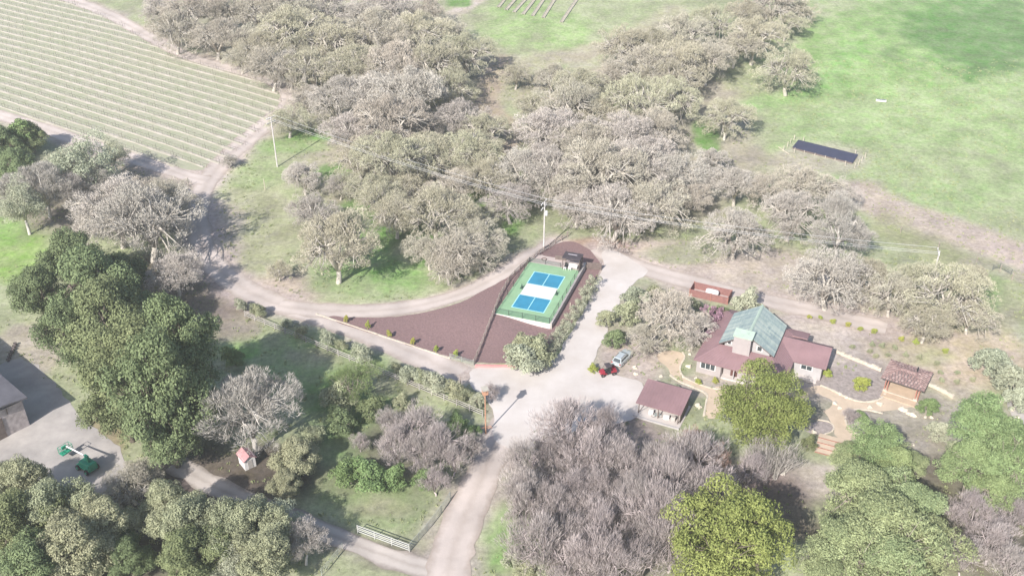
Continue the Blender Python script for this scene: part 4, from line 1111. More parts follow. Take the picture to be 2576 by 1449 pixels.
# red kerb between mulch and driveway
M_redk = mat('faded_red_kerb', (0.50, 0.235, 0.225), 0.8, 0.1, 1.0)
p, q = at(1195, 923), at(1298, 924)
t = thing('kerb', 'faded red kerb between the mulch bed and the pale driveway', 'kerb', p, math.atan2(q.y - p.y, q.x - p.x))
L = (q - p).length
MB().chbox(0, L * 0.42 - .02, -0.25, 0.25, 0, 0.42, 0.03).build('kerb_block', M_redk, t)
MB().chbox(L * 0.42 + .02, L, -0.25, 0.25, 0, 0.42, 0.03).build('kerb_block', M_redk, t)
# pale border stones along the mulch edge
def border(name, label, pts, m, w, h, ln, cat='edging', group=None, px=True, jitter=0.06):
    P = [np.array(W2(*p)) for p in pts] if px else [np.array(p) for p in pts]
    P = chaikin(P, 2)
    acc = [P[0]]
    for a, b_ in zip(P[:-1], P[1:]):
        L = np.linalg.norm(b_ - a); k = max(1, int(round(L / ln)))
        acc += [a + (b_ - a) * (i + 1) / k for i in range(k)]
    o = Vector((acc[0][0], acc[0][1], float(T(*acc[0]))))
    t = thing(name, label, cat, o, 0, group)
    sm = MB().chbox(0.01, 0.99, -0.5, 0.5, -0.3, 1, 0.06).mesh('border_stone', m)
    for a, b_ in zip(acc[:-1], acc[1:]):
        d = b_ - a; L = np.linalg.norm(d)
        if L < 0.05: continue
        inst('stone', sm, t, Vector((a[0], a[1], float(T(*a)))) - o, (0, 0, math.atan2(d[1], d[0])), (L, w * _rr.uniform(0.8, 1.25), h * _rr.uniform(0.75, 1.3)))
    return t
border('timber_edging', 'pale timber edging between the mulch strip and the loop road', [(795, 790), (870, 815), (960, 845), (1060, 878), (1132, 902)], M_edge, 0.25, 0.14, 2.4)

# owl box on a tall post, other posts
M_rustp = mat('rust_brown_post', (0.42, 0.23, 0.15), 0.85, 0.2, 2.0)
p = at(1222, 1091)
t = thing('nest_box_pole', 'tall rust-brown pole with a nest box at the end of the long fence', 'pole', p, R(20))
MB().tube((0, 0, -0.2), (0, 0, 7.6), 0.12, 0.09, 8).build('pole', M_rustp, t)
bx = MB().box(-0.4, 0.4, -0.35, 0.35, 7.6, 8.5).build('nest_box', M_rustp, t)
MB().slab([(-0.5, -0.5, 8.52), (0.5, -0.5, 8.52), (0.5, 0.5, 8.75), (-0.5, 0.5, 8.75)], 0.05).build('lid', M_bedwood, bx)
MB().tube((0.15, -0.352, 8.15), (0.15, -0.37, 8.15), 0.09, 0.09, 8).build('entrance_hole', M_black, bx)
MB().tube((-0.8, 0, 1.3), (0.9, 0, 1.3), 0.05, 0.05, 6).build('crossbar', M_rustp, t)
MB().tube((0.0, 0.14, 0.9), (1.1, 0.1, 0.9), 0.05, 0.05, 6).build('crossbar', M_rustp, t)
for (u, v, h, lab) in [(1159, 975, 2.2, 'plain brown wooden post standing at the driveway corner among olive trees'), (667, 478, 2.6, 'pale marker post on the green slope below the utility pole'), (475, 470, 2.0, 'dark wooden post at the inner bend of the loop road'), (2545, 705, 1.6, 'dark short post by the field gate'), (1434, 778, 1.3, 'short white marker post beside the hedge on the mulch')]:
    p = at(u, v); t = thing('marker_post', lab, 'post', p)
    mm = M_edge if 'pale' in lab or 'white' in lab else M_railb
    MB().tube((0, 0, -0.2), (0, 0, h), 0.085, 0.075, 7).build('post', mm, t)
    MB().loft([[(math.cos(x) * r, math.sin(x) * r, z) for x in np.linspace(0, 2 * math.pi, 7, endpoint=False)] for r, z in ((0.095, h), (0.05, h + 0.08))]).build('cap', mm, t)

# ------------------------------------------------------------------ utility poles and lines
M_pole = mat('pale_utility_pole', (0.50, 0.47, 0.455), 0.85, 0.15, 1.5)
M_wire = mat('aluminium_wire', (0.45, 0.45, 0.46), 0.5, 0.05)
M_ins = mat('porcelain', (0.70, 0.70, 0.70), 0.4, 0.05)
pole_pts = [(698, 420, 12.4), (1368, 626, 10.6), (2330, 762, 11.0)]
PW = [at(u, v) for u, v, h in pole_pts]
dirs = []
for i in range(3):
    a = PW[max(0, i - 1)]; b_ = PW[min(2, i + 1)]
    dirs.append(math.atan2(b_.y - a.y, b_.x - a.x))
labs = ['pale utility pole with two crossarms on the slope beside the vineyard', 'pale utility pole with crossarms and transformer behind the court', 'utility pole with pale crossarms hidden in the grove by the lower meadow']
heads = []
for i, ((u, v, h), p) in enumerate(zip(pole_pts, PW)):
    t = thing('utility_pole', labs[i], 'utility pole', p, dirs[i] + math.pi / 2, 'utility poles')
    del t['group']
    MB().tube((0, 0, -0.5), (0, 0, h), 0.17, 0.12, 8).build('pole', M_pole, t)
    for z in ((h - 0.25, h - 1.35) if i != 2 else (h - 0.25,)):
        ca_ = MB().box(-1.4, 1.4, 0.12, 0.24, z - 0.07, z + 0.07).build('crossarm', M_pole, t)
        for x in (-1.25, -0.55, 1.25):
            MB().tube((x, 0.18, z + 0.07), (x, 0.18, z + 0.3), 0.06, 0.04, 6).build('insulator', M_ins, ca_)
    if i == 1:
        MB().tube((0.0, -0.4, h - 2.9), (0, -0.4, h - 2.0), 0.24, 0.24, 10).build('transformer', M_ins, t)
    an = dirs[i] + math.pi / 2
    heads.append([p + Vector((math.cos(an) * x - math.sin(an) * 0.18, math.sin(an) * x + math.cos(an) * 0.18, h + 0.05)) for x in (-1.25, -0.55, 1.25)])
d0 = (PW[0] - PW[1]); d2 = (PW[2] - PW[1])
def wire(a, b_, lab):
    L = (b_ - a).length; sag = L * 0.012
    o = a.copy()
    pts = []
    for k in range(21):
        s = k / 20
        q = a.lerp(b_, s); q.z -= 4 * sag * s * (1 - s)
        pts.append(q - o)
    tag(MB().path(pts, [0.026] * 21, 4).build('power_line', M_wire, None, o), lab, 'power line', 'overhead power lines')
for k in range(3):
    wire(heads[0][k], heads[1][k], 'thin overhead wire from the vineyard pole to the pole behind the court')
    wire(heads[1][k], heads[2][k], 'thin overhead wire from the court pole over the woods to the meadow pole')

# ------------------------------------------------------------------ the house
M_purple = mat('plum_brown_metal_roof', (0.228, 0.142, 0.148), 0.6, 0.14, 0.25, detail=9)
M_siding = mat('pale_pinkish_siding', (0.33, 0.295, 0.29), 0.85, 0.08, 0.8)
M_sidew = mat('whitish_siding', (0.37, 0.35, 0.35), 0.85, 0.08, 0.8)
M_trim = mat('dark_trim', (0.12, 0.10, 0.10), 0.8, 0.1)
M_glass = mat('dark_window_glass', (0.05, 0.06, 0.065), 0.12, 0.2, 0.8, spec=0.6)
G_ROOF = [mat('patina_green_%d' % i, c, 0.75, scale=1.0, col2=c2, stretch=(2.5, 0.35, 0.35), detail=7) for i, (c, c2) in enumerate([((0.36, 0.415, 0.38), (0.225, 0.285, 0.27)), ((0.32, 0.375, 0.355), (0.21, 0.265, 0.265)), ((0.40, 0.44, 0.395), (0.26, 0.315, 0.295)), ((0.29, 0.345, 0.335), (0.175, 0.23, 0.235))])]
M_cap = mat('light_green_cap', (0.37, 0.45, 0.375), 0.7, 0.08, 1.0)
HO = at(*z6(250, 1050), 2.8); HO.z = 0
house = thing('house', 'purple-roofed house with a tall patina green gable in the middle', 'house', HO, R(-25.5))
def hpart(mb, name, m, parent=None): return mb.build(name, m, parent or house)

# walls
hpart(MB().box(0.5, 4.7, 0.2, 12.8, -0.2, 2.68), 'wall', M_siding)
hpart(MB().box(4.72, 14.5, 1.3, 12.8, -0.2, 2.70), 'wall', M_siding)
hpart(MB().box(14.52, 19.7, 6.5, 12.6, -0.2, 2.66), 'wall', M_sidew)
hpart(MB().box(0.9, 5.2, 12.82, 16.6, -0.2, 2.66), 'wall', M_siding)
hpart(MB().box(12.6, 15.6, 12.62, 14.9, -0.2, 2.66), 'wall', M_siding)
# plinth and porch
hpart(MB().box(4.72, 14.5, 0.1, 1.28, -0.05, 0.3), 'porch_floor', M_conc)
for x in (6.6, 9.2, 11.8, 14.2): hpart(MB().box(x, x + .16, 0.2, 0.36, 0.3, 2.75), 'porch_post', M_sidew)

def roof_slab(pts, t=0.16, name='roof', m=None):
    r = hpart(MB().slab(pts, t), name, m or M_purple)
    return r
def seams(parent, a0, a1, b0, b1, n):
    """standing seams from the edge a0-a1 up to the edge b0-b1"""
    mb = MB()
    a0, a1, b0, b1 = map(Vector, (a0, a1, b0, b1))
    for k in range(1, n):
        s = k / n
        mb.tube(a0.lerp(a1, s) + Vector((0, 0, .02)), b0.lerp(b1, s) + Vector((0, 0, .02)), 0.03, 0.03, 4)
    mb.build('seams', M_purple, parent)
ez, uz = 2.75, 4.15
xl, xr, yf, yb = 3.3, 11.8, 3.8, 13.2
r = roof_slab([(0, -0.5, ez), (15.1, -0.5, ez), (xr, yf, uz), (xl, yf, uz)]); seams(r, (0, -0.5, ez), (15.1, -0.5, ez), (xl, yf, uz), (xr, yf, uz), 26)
r = roof_slab([(0, -0.5, ez), (xl, yf, uz), (xl, yb, uz), (0.35, 17.2, ez)]); seams(r, (0, -0.5, ez), (0.35, 17.2, ez), (xl, yf, uz), (xl, yb, uz), 24)
r = roof_slab([(15.1, -0.5, ez), (15.1, 13.3, ez), (xr, yb, uz), (xr, yf, uz)]); seams(r, (15.1, -0.5, ez), (15.1, 13.3, ez), (xr, yf, uz), (xr, yb, uz), 22)
roof_slab([(0.35, 17.2, ez), (xl, yb, uz), (5.6, yb, uz), (5.6, 17.2, ez)])
roof_slab([(5.6, 15.0, ez), (5.6, yb, uz), (xr, yb, uz), (13, 15.0, ez)])
# east wing
r = roof_slab([(12.3, 6.0, ez + .03), (20.3, 6.0, ez + .03), (20.3, 10.4, 4.28), (12.3, 10.4, 4.28)]); seams(r, (15.1, 6.0, ez + .03), (20.3, 6.0, ez + .03), (15.1, 10.4, 4.28), (20.3, 10.4, 4.28), 12)
roof_slab([(12.3, 10.4, 4.28), (20.3, 10.4, 4.28), (20.3, 13.0, 2.9), (12.3, 13.0, 2.9)])
hpart(MB().loft([[(19.5, 6.6, 2.66), (19.5, 12.5, 2.66), (19.5, 10.4, 4.0)], [(19.68, 6.6, 2.66), (19.68, 12.5, 2.66), (19.68, 10.4, 4.0)]]), 'gable_wall', M_sidew)
# back wing
roof_slab([(12.2, 12.4, 3.55), (16.0, 12.4, 3.55), (16.0, 15.2, 3.0), (12.2, 15.2, 3.0)])
# upper storey
hpart(MB().box(3.85, 11.3, 4.3, 12.9, 3.3, 4.75), 'upper_wall', M_sidew)
hpart(MB().loft([[(3.85, 4.3, 4.7), (11.3, 4.3, 4.7), (7.57, 4.3, 7.0)], [(3.85, 12.9, 4.7), (11.3, 12.9, 4.7), (7.57, 12.9, 7.0)]]), 'gable_wall', M_sidew)
rz, gy0, gy1, xe0, xe1, xm, eg = 7.3, 3.5, 13.6, 3.0, 12.15, 7.57, 4.42
N = 20
under = hpart(MB().slab([(xe0, gy0, eg - .06), (xm, gy0, rz - .06), (xm, gy1, rz - .06), (xe0, gy1, eg - .06)], 0.12).slab([(xe1, gy0, eg - .06), (xe1, gy1, eg - .06), (xm, gy1, rz - .06), (xm, gy0, rz - .06)], 0.12), 'roof_deck', M_trim)
for side, xe in ((0, xe0), (1, xe1)):
    for k in range(N):
        y0, y1 = gy0 + (gy1 - gy0) * k / N, gy0 + (gy1 - gy0) * (k + 1) / N - 0.02
        dz = _rr.uniform(0, 0.035)
        cut = _rr.uniform(0.35, 0.65)
        for s0, s1, extra in ((0.0, cut, 0.0), (cut - 0.01, 1.0, 0.025)):
            X0, X1 = xe + (xm - xe) * s0, xe + (xm - xe) * s1
            Z0, Z1 = eg + (rz - eg) * s0, eg + (rz - eg) * s1
            hpart(MB().slab([(X0, y0, Z0 + dz + .05 - extra), (X1, y0, Z1 + dz + .05 - extra), (X1, y1, Z1 + dz + .05 - extra), (X0, y1, Z0 + dz + .05 - extra)], 0.05), 'roof_panel', _rr.choice(G_ROOF), under)
hpart(MB().loft([[(xm - .22, gy0, rz + .0), (xm + .22, gy0, rz + .0), (xm, gy0, rz + .16)], [(xm - .22, gy1, rz + .0), (xm + .22, gy1, rz + .0), (xm, gy1, rz + .16)]]), 'ridge_cap', M_cap, under)
# boxed chimney in front of the gable
ch = hpart(MB().box(5.5, 8.3, 2.75, 4.28, 3.0, 7.2), 'chimney', M_siding)
hpart(MB().slab([(5.3, 2.6, 7.22), (8.5, 2.6, 7.22), (8.5, 4.7, 7.5), (5.3, 4.7, 7.5)], 0.22), 'chimney_cap', M_cap, ch)
def window(x0, x1, z0, z1, y, nx, parent=None, axis='y', sgn=-1, mt=None):
    w = hpart(MB().box(x0 - .1, x1 + .1, y + (-.06 if sgn < 0 else 0), y + (0 if sgn < 0 else .06), z0 - .1, z1 + .1) if axis == 'y' else MB().box(y, y + .06, x0 - .1, x1 + .1, z0 - .1, z1 + .1), 'window', mt or M_whitep)
    for k in range(nx):
        a, b_ = x0 + (x1 - x0) * k / nx + .05, x0 + (x1 - x0) * (k + 1) / nx - .05
        hpart(MB().box(a, b_, y - .085, y - .061, z0, z1) if axis == 'y' else MB().box(y + .061, y + .085, a, b_, z0, z1), 'pane', M_glass, w)
    return w
window(1.2, 3.6, 1.15, 2.25, 0.2, 3)
window(16.3, 18.1, 1.55, 2.3, 6.5, 2)
window(9.2, 10.0, 4.4, 5.2, 4.3, 1)
window(4.3, 4.9, 4.3, 4.9, 4.3, 1)
window(8.6, 10.4, 1.2, 2.2, 1.3, 2); window(11.6, 13.4, 1.2, 2.2, 1.3, 2)
window(8.4, 10.6, 1.3, 2.3, 19.7, 2, axis='x')
dr = hpart(MB().box(6.0, 7.1, 1.2, 1.3, 0.3, 2.5), 'door', mat('dark_red_door', (0.10, 0.045, 0.04), 0.6, 0.1))
hpart(MB().tube((6.98, 1.14, 1.3), (6.98, 1.14, 1.45), 0.03, 0.03, 6), 'handle', M_ins, dr)
for x, y in ((4.62, 0.12), (14.45, 6.42), (19.66, 6.42)): hpart(MB().tube((x, y, 0), (x, y, 2.7), 0.05, 0.05, 6), 'downpipe', M_trim)
hpart(MB().box(15.4, 19.2, 5.3, 6.45, -0.05, 0.25), 'step_slab', M_conc)

# ------------------------------------------------------------------ carport
CPO = at(*z5(915, 970), 2.35); CPO.z = 0
cp = thing('carport', 'open carport with a flat plum-coloured roof and pale slab', 'carport', CPO, R(-25.5))
r = MB().slab([(0, -0.2, 2.35), (7.3, -0.2, 2.35), (7.3, 5.5, 3.15), (0, 5.5, 3.15)], 0.16).build('roof', M_purple, cp)
sm_ = MB()
for k in range(1, 15): sm_.tube((7.3 * k / 15, -0.2, 2.37), (7.3 * k / 15, 5.5, 3.17), 0.02, 0.02, 4)
sm_.build('seams', M_purple, r)
for x in (0.45, 3.6, 6.8):
    for y, h in ((0.3, 2.27), (5.1, 2.93)): MB().box(x - .07, x + .07, y - .07, y + .07, 0, h).build('post', M_dkwood, cp)
MB().tube((0.5, 0.3, 0.4), (1.5, 0.3, 2.2), 0.05, 0.05, 5).build('brace', M_dkwood, cp)
MB().box(-0.1, 7.4, -0.7, 5.4, -0.1, 0.13).build('floor_slab', M_conc, cp)
MB().box(-0.1, 7.4, -0.95, -0.72, -0.1, 0.3).build('front_kerb', M_sidew, cp)
MB().box(7.02, 7.1, 0.5, 5.0, 0.13, 2.1).build('side_screen', M_dkwood, cp)
def cpt(x, y, z=0.13):
    a = R(-25.5); return Vector((CPO.x + x * math.cos(a) - y * math.sin(a), CPO.y + x * math.sin(a) + y * math.cos(a), z))
for x, y, w, d, h, m_, lab in [(2.0, 0.6, 0.7, 0.5, 0.6, M_whitep, 'white lidded storage box at the front of the carport'), (4.4, 0.5, 0.9, 0.5, 0.5, M_whitep, 'long white storage box at the front of the carport'), (5.7, 0.45, 0.6, 0.5, 0.8, M_rail, 'grey storage box beside the carport post')]:
    t = thing('storage_box', lab, 'box', cpt(x, y), R(-25.5 + _rr.uniform(-10, 10)))
    MB().chbox(0, w, 0, d, 0, h, 0.03).build('body', m_, t); MB().chbox(-.03, w + .03, -.03, d + .03, h + .002, h + .07, 0.02).build('lid', m_, t)
def bicycle(p, rz_, lab, m_):
    t = thing('bicycle', lab, 'bicycle', p, rz_)
    for x in (0, 1.05):
        w = MB()
        ring = [(x + math.cos(a) * 0.33, 0, 0.34 + math.sin(a) * 0.33) for a in np.linspace(0, 2 * math.pi, 15)]
        for a, b_ in zip(ring[:-1], ring[1:]): w.tube(a, b_, 0.022, 0.022, 4)
        wh = w.build('wheel', M_black, t)
        s_ = MB()
        for a in np.linspace(0, math.pi, 5)[:-1]: s_.tube((x - math.cos(a) * .32, 0, .34 - math.sin(a) * .32), (x + math.cos(a) * .32, 0, .34 + math.sin(a) * .32), 0.006, 0.006, 3)
        s_.build('spokes', M_ins, wh)
    f = MB()
    for a, b_ in (((0, 0, .34), (.42, 0, .3)), ((.42, 0, .3), (.3, 0, .85)), ((.3, 0, .78), (.92, 0, .82)), ((.42, 0, .3), (.9, 0, .75)), ((0, 0, .34), (.3, 0, .78)), ((1.05, 0, .34), (.88, 0, .95))): f.tube(a, b_, 0.022, 0.022, 5)
    f.build('frame', m_, t)
    MB().tube((.88, -.28, .98), (.88, .28, .98), 0.018, 0.018, 5).build('handlebar', M_black, t)
    MB().chbox(.18, .42, -.07, .07, .86, .92, 0.02).build('saddle', M_black, t)
bicycle(cpt(2.9, 0.25), R(-5), 'bicycle leaning in the front bay of the carport', mat('bike_teal', (0.12, 0.25, 0.26), 0.4, 0.05))

# ------------------------------------------------------------------ tiled garden shelter
M_tile = [mat('brown_roof_tile_%d' % i, c, 0.8, 0.2, 2.5) for i, c in enumerate([(0.27, 0.18, 0.165), (0.31, 0.215, 0.195), (0.23, 0.15, 0.14), (0.35, 0.25, 0.23)])]
M_terra = mat('terracotta_paving', (0.46, 0.345, 0.25), 0.9, 0.1, 0.8)
M_redwood = mat('red_brown_post', (0.30, 0.14, 0.11), 0.8, 0.2, 2.0)
GO = at(*z7(650, 670), 2.6); GO.z = 0
gz = thing('garden_shelter', 'open garden shelter with a hipped brown tile roof and red-brown posts', 'shelter', GO, R(-33))
W_, D_, zc_, za_ = 6.7, 6.0, 2.6, 3.4
x0_, x1_, ym_ = 2.2, 4.5, D_ / 2
slopes = [((0, 0), (W_, 0), (x1_, ym_), (x0_, ym_)), ((W_, D_), (0, D_), (x0_, ym_), (x1_, ym_)), ((0, D_), (0, 0), (x0_, ym_), (x0_, ym_)), ((W_, 0), (W_, D_), (x1_, ym_), (x1_, ym_))]
dk = MB()
for a, b_, c, d in slopes:
    P = [(*a, zc_), (*b_, zc_), (*c, za_)] + ([(*d, za_)] if c != d else [])
    dk.slab(P, 0.1)
deck = dk.build('roof_deck', M_trim, gz)
tm_ = {}
for i, m_ in enumerate(M_tile):
    tb = MB()
    prof = [(-0.225, 0.0), (-0.13, 0.055), (0.0, 0.075), (0.13, 0.055), (0.225, 0.0), (0.0, 0.02)]
    tb.loft([[(x, -0.28, z + 0.045) for x, z in prof], [(x, 0.28, z) for x, z in prof]])
    tm_[i] = tb.mesh('roof_tile', m_)
for a, b_, c, d in slopes:
    A, B, Cc, Dd = Vector((*a, zc_)), Vector((*b_, zc_)), Vector((*c, za_)), Vector((*d, za_))
    ex = (B - A).normalized(); mid = (Cc + Dd) / 2 - (A + B) / 2
    up = (mid - ex * mid.dot(ex)); Lu = up.length; up.normalize(); nz = ex.cross(up)
    rowsn = int(Lu / 0.5)
    Mx = Matrix((ex, up, nz)).transposed()
    for j in range(rowsn + 1):
        s = min((j + 0.5) * 0.5 / Lu, 0.97)
        l_, r_ = A.lerp(Dd, s), B.lerp(Cc, s)
        L = (r_ - l_).length; k = max(1, int(L / 0.46))
        for i in range(k):
            q = l_.lerp(r_, (i + 0.5) / k) + nz * 0.03
            o = inst('roof_tile', tm_[_rr.randrange(4)], deck, q, Mx.to_euler(), (min(1.05, L / k / 0.46) * 0.8, 0.82, 1))
MB().path([(x0_, ym_, za_ + .05), ((x0_ + x1_) / 2, ym_, za_ + .06), (x1_, ym_, za_ + .05)], [0.12] * 3, 6).build('ridge_tile', M_tile[2], deck)
for cx_, cy_, ex_ in ((0, 0, x0_), (W_, 0, x1_), (W_, D_, x1_), (0, D_, x0_)):
    MB().path([(cx_, cy_, zc_ + .06), ((cx_ + ex_) / 2, (cy_ + ym_) / 2, (zc_ + za_) / 2 + .08), (ex_, ym_, za_ + .08)], [0.09] * 3, 6).build('hip_tile', M_tile[2], deck)
MB().tube((4.6, 3.6, 3.6), (4.6, 3.6, 4.35), 0.12, 0.1, 8).build('flue', M_black, gz)
for x in (0.7, 1.1, W_ - 1.2, W_ - 0.8):
    for y in (0.5, D_ - 0.6): MB().box(x, x + .18, y, y + .18, 0.15, 2.5).build('post', M_redwood, gz)
for x in (0.95, W_ - 1.0): MB().box(x - .3, x + .3, 0.3, 0.9, 0, 0.4).build('post_footing', M_edge, gz)
MB().box(0.7, W_ - 0.7, -1.2, D_ - 0.5, -0.1, 0.14).build('floor', M_terra, gz)
MB().box(0.7, W_ - 0.7, 0.25, 0.45, 0.14, 0.2).build('floor_edge', M_edge, gz)

# ------------------------------------------------------------------ red timber enclosure with a white tank
M_redtim = mat('red_timber_boards', (0.23, 0.115, 0.105), 0.85, 0.18, 1.5)
EO = at(*z6(190, 275)); EO.z = 0.02
en = thing('timber_enclosure', 'open-topped red timber enclosure beside the upper dirt road', 'enclosure', EO, R(-25))
EL, ED, EH = 7.2, 2.9, 1.5
bd = MB().box(0, 1, -0.03, 0.03, 0, 1).mesh('enclosure_board', M_redtim)
def boards(p, q, n):
    p, q = Vector(p), Vector(q); d = q - p
    for i in range(n):
        inst('board', bd, en, p + Vector((0, 0, EH * i / n + .01)) + Vector((-d.y, d.x, 0)).normalized() * 0.008 * (i % 2), (0, 0, math.atan2(d.y, d.x)), (d.length, 1, EH / n - .02))
boards((0, 0, 0), (EL * .55, 0, 0), 6); boards((EL * .57, 0, 0), (EL, 0, 0), 6); boards((0, ED, 0), (EL, ED, 0), 6); boards((0, 0.06, 0), (0, ED - .06, 0), 6); boards((EL, 0.06, 0), (EL, ED - .06, 0), 6)
for x, y in ((0, 0), (EL, 0), (0, ED), (EL, ED), (EL * .56, -0.06)): MB().box(x - .08, x + .08, y - .08, y + .08, -.1, EH + .08).build('post', M_redwood, en)
MB().tube((EL * .58, -0.06, .1), (EL * .75, -0.06, 1.35), 0.05, 0.05, 4).build('brace', M_redwood, en)
MB().quad((.05, .05, .03), (EL - .05, .05, .03), (EL - .05, ED - .05, .03), (.05, ED - .05, .03)).build('floor', M_terr, en)
a = R(-25)
def enp(x, y, z): return Vector((EO.x + x * math.cos(a) - y * math.sin(a), EO.y + x * math.sin(a) + y * math.cos(a), z))
t = thing('storage_tank', 'long white tank lying inside the red timber enclosure', 'tank', enp(2.6, 1.9, 0.05), a)
rings = []
for x, r_ in ((-.05, .1), (0, .38), (.25, .55), (.5, .58), (1.9, .58), (2.15, .55), (2.4, .38), (2.45, .1)):
    rings.append([(x, math.cos(q) * r_, 0.72 + math.sin(q) * r_) for q in np.linspace(0, 2 * math.pi, 14, endpoint=False)])
MB().loft(rings).build('shell', M_whitep, t, sm=True)
for x in (.4, 1.8): MB().box(x, x + .2, -.45, .45, 0, .35).build('saddle', M_rail, t)
MB().tube((1.2, 0, 1.28), (1.2, 0, 1.42), 0.16, 0.14, 10).build('hatch', M_rail, t)

# ------------------------------------------------------------------ vehicles
M_silver = mat('silver_paint', (0.50, 0.54, 0.55), 0.3, 0.03, 0.5, metal=0.35, spec=0.5)
M_tyre = mat('tyre_rubber', (0.03, 0.03, 0.032), 0.9, 0.2, 4.0)
M_redl = mat('red_lens', (0.35, 0.02, 0.02), 0.3, 0.1)
def suv(p, rz_):
    t = thing('car', 'silver station wagon parked under the leafless trees', 'car', p, rz_)
    # lower body as rings along x
    R_ = []
    for x, w, zb, zt in ((-2.38, .72, .42, .80), (-2.34, .86, .34, .92), (-1.9, .92, .26, .99), (0.6, .93, .24, .98), (1.0, .92, .24, .99), (1.9, .88, .26, .90), (2.28, .76, .34, .80), (2.40, .55, .42, .66)):
        R_.append([(x, -w, zb), (x, w, zb), (x, w + .0, zt - .18), (x, w - .08, zt), (x, -w + .08, zt), (x, -w, zt - .18)])
    body = MB().loft(R_).build('body', M_silver, t)
    cab = [[(-2.22, -.78, .95), (.95, -.78, .95), (.95, .78, .95), (-2.22, .78, .95)], [(-2.02, -.70, 1.32), (.42, -.68, 1.34), (.42, .68, 1.34), (-2.02, .70, 1.32)], [(-1.86, -.62, 1.55), (-.0, -.60, 1.58), (-.0, .60, 1.58), (-1.86, .62, 1.55)]]
    MB().loft(cab).build('cabin', M_silver, t)
    MB().quad((.92, -.66, 1.03), (.92, .66, 1.03), (.13, .57, 1.535), (.13, -.57, 1.535)).build('windscreen', M_glass, t).location = (.03, 0, .03)
    MB().quad((-2.235, -.66, 1.0), (-2.235, .66, 1.0), (-1.9, .57, 1.5), (-1.9, -.57, 1.5)).build('rear_window', M_glass, t).location = (-.025, 0, 0)
    for s in (-1, 1):
        for xa, xb in ((-1.85, -1.15), (-1.05, -.35), (-.25, .35)):
            y1, y2 = s * .79, s * .70
            MB().quad((xa, y1, 1.02), (xb + (.25 if xb > 0 else 0), y1, 1.02), (xb - (.08 if xb > 0 else 0), y2, 1.34), (xa + .05, y2, 1.34)).build('side_window', M_glass, t).location = (0, s * .012, .012)
        MB().tube((-1.7, s * .55, 1.62), (-.2, s * .55, 1.64), 0.025, 0.025, 5).build('roof_rail', M_trim, t)
        MB().chbox(.45, .6, s * .98 - .09, s * .98 + .09, 1.0, 1.14, .03).build('mirror', M_silver, t)
        MB().box(2.18, 2.33, s * .62 - .14, s * .62 + .14, .64, .76).build('headlight', M_ins, t)
        MB().box(-2.40, -2.33, s * .74 - .1, s * .74 + .1, .66, .9).build('tail_light', M_redl, t)
        for x in (-1.42, 1.42):
            w = MB().wheel((x, s * .82, .34), .34, .24).build('wheel', M_tyre, t)
            MB().wheel((x, s * .935, .34), .20, .03, n=10).build('rim', M_ins, w)
    MB().chbox(-2.45, -2.36, -.8, .8, .36, .56, .03).build('rear_bumper', M_silver, t)
    MB().box(-2.475, -2.455, -.25, .25, .4, .52).build('number_plate', M_whitep, t)
M_bugred = mat('red_buggy_plastic', (0.26, 0.025, 0.04), 0.4, 0.08, 1.5)
def buggy(p, rz_):
    t = thing('utility_buggy', 'red off-road buggy with a black canopy beside the silver car', 'buggy', p, rz_)
    MB().box(-1.3, 1.25, -.5, .5, .38, .52).build('chassis', M_black, t)
    MB().loft([[(.55, -.55, .5), (1.4, -.42, .5), (1.4, .42, .5), (.55, .55, .5)], [(.55, -.5, .98), (1.3, -.36, .78), (1.3, .36, .78), (.55, .5, .98)]]).build('bonnet', M_bugred, t)
    b_ = MB().box(-1.45, -.45, -.68, .68, .62, .70).box(-1.45, -1.38, -.68, .68, .70, 1.0).box(-1.38, -.45, -.68, -.61, .70, 1.0).box(-1.38, -.45, .61, .68, .70, 1.0).box(-.52, -.45, -.61, .61, .70, 1.0).build('cargo_bed', M_bugred, t)
    MB().box(-.45, .55, -.62, .62, .52, .62).build('floor', M_black, t)
    for s in (-1, 1):
        MB().chbox(-.42, .05, s * .3 - .24, s * .3 + .24, .62, .82, .03).build('seat', M_black, t)
        MB().chbox(-.45, -.32, s * .3 - .24, s * .3 + .24, .82, 1.3, .03).build('backrest', M_black, t)
        MB().path([(-.45, s * .62, .6), (-.42, s * .6, 1.78), (.2, s * .58, 1.82), (.62, s * .6, .95)], [.03] * 4, 6).build('roll_bar', M_black, t)
        MB().chbox(.3, 1.0, s * .72 - .1, s * .72 + .1, .62, .70, .02).build('mudguard', M_bugred, t)
        MB().tube((1.38, s * .28, .66), (1.43, s * .28, .66), .07, .07, 8).build('headlight', M_ins, t)
        for x in (-.95, .95):
            w = MB().wheel((x, s * .66, .33), .33, .26).build('wheel', M_tyre, t)
            MB().wheel((x, s * .80, .33), .17, .02, n=8).build('rim', M_trim, w)
    MB().chbox(-.55, .42, -.64, .64, 1.82, 1.90, .03).build('canopy', M_dkroof, t)
    MB().tube((.5, .3, .95), (.3, .3, 1.15), .02, .02, 5).build('steering_column', M_black, t)
p = at(*z5(705, 330)); suv(Vector((p.x, p.y, 0.0)), math.atan2(4.0, 2.7))
p = at(*z5(465, 545)); buggy(Vector((p.x, p.y, 0.0)), R(197))

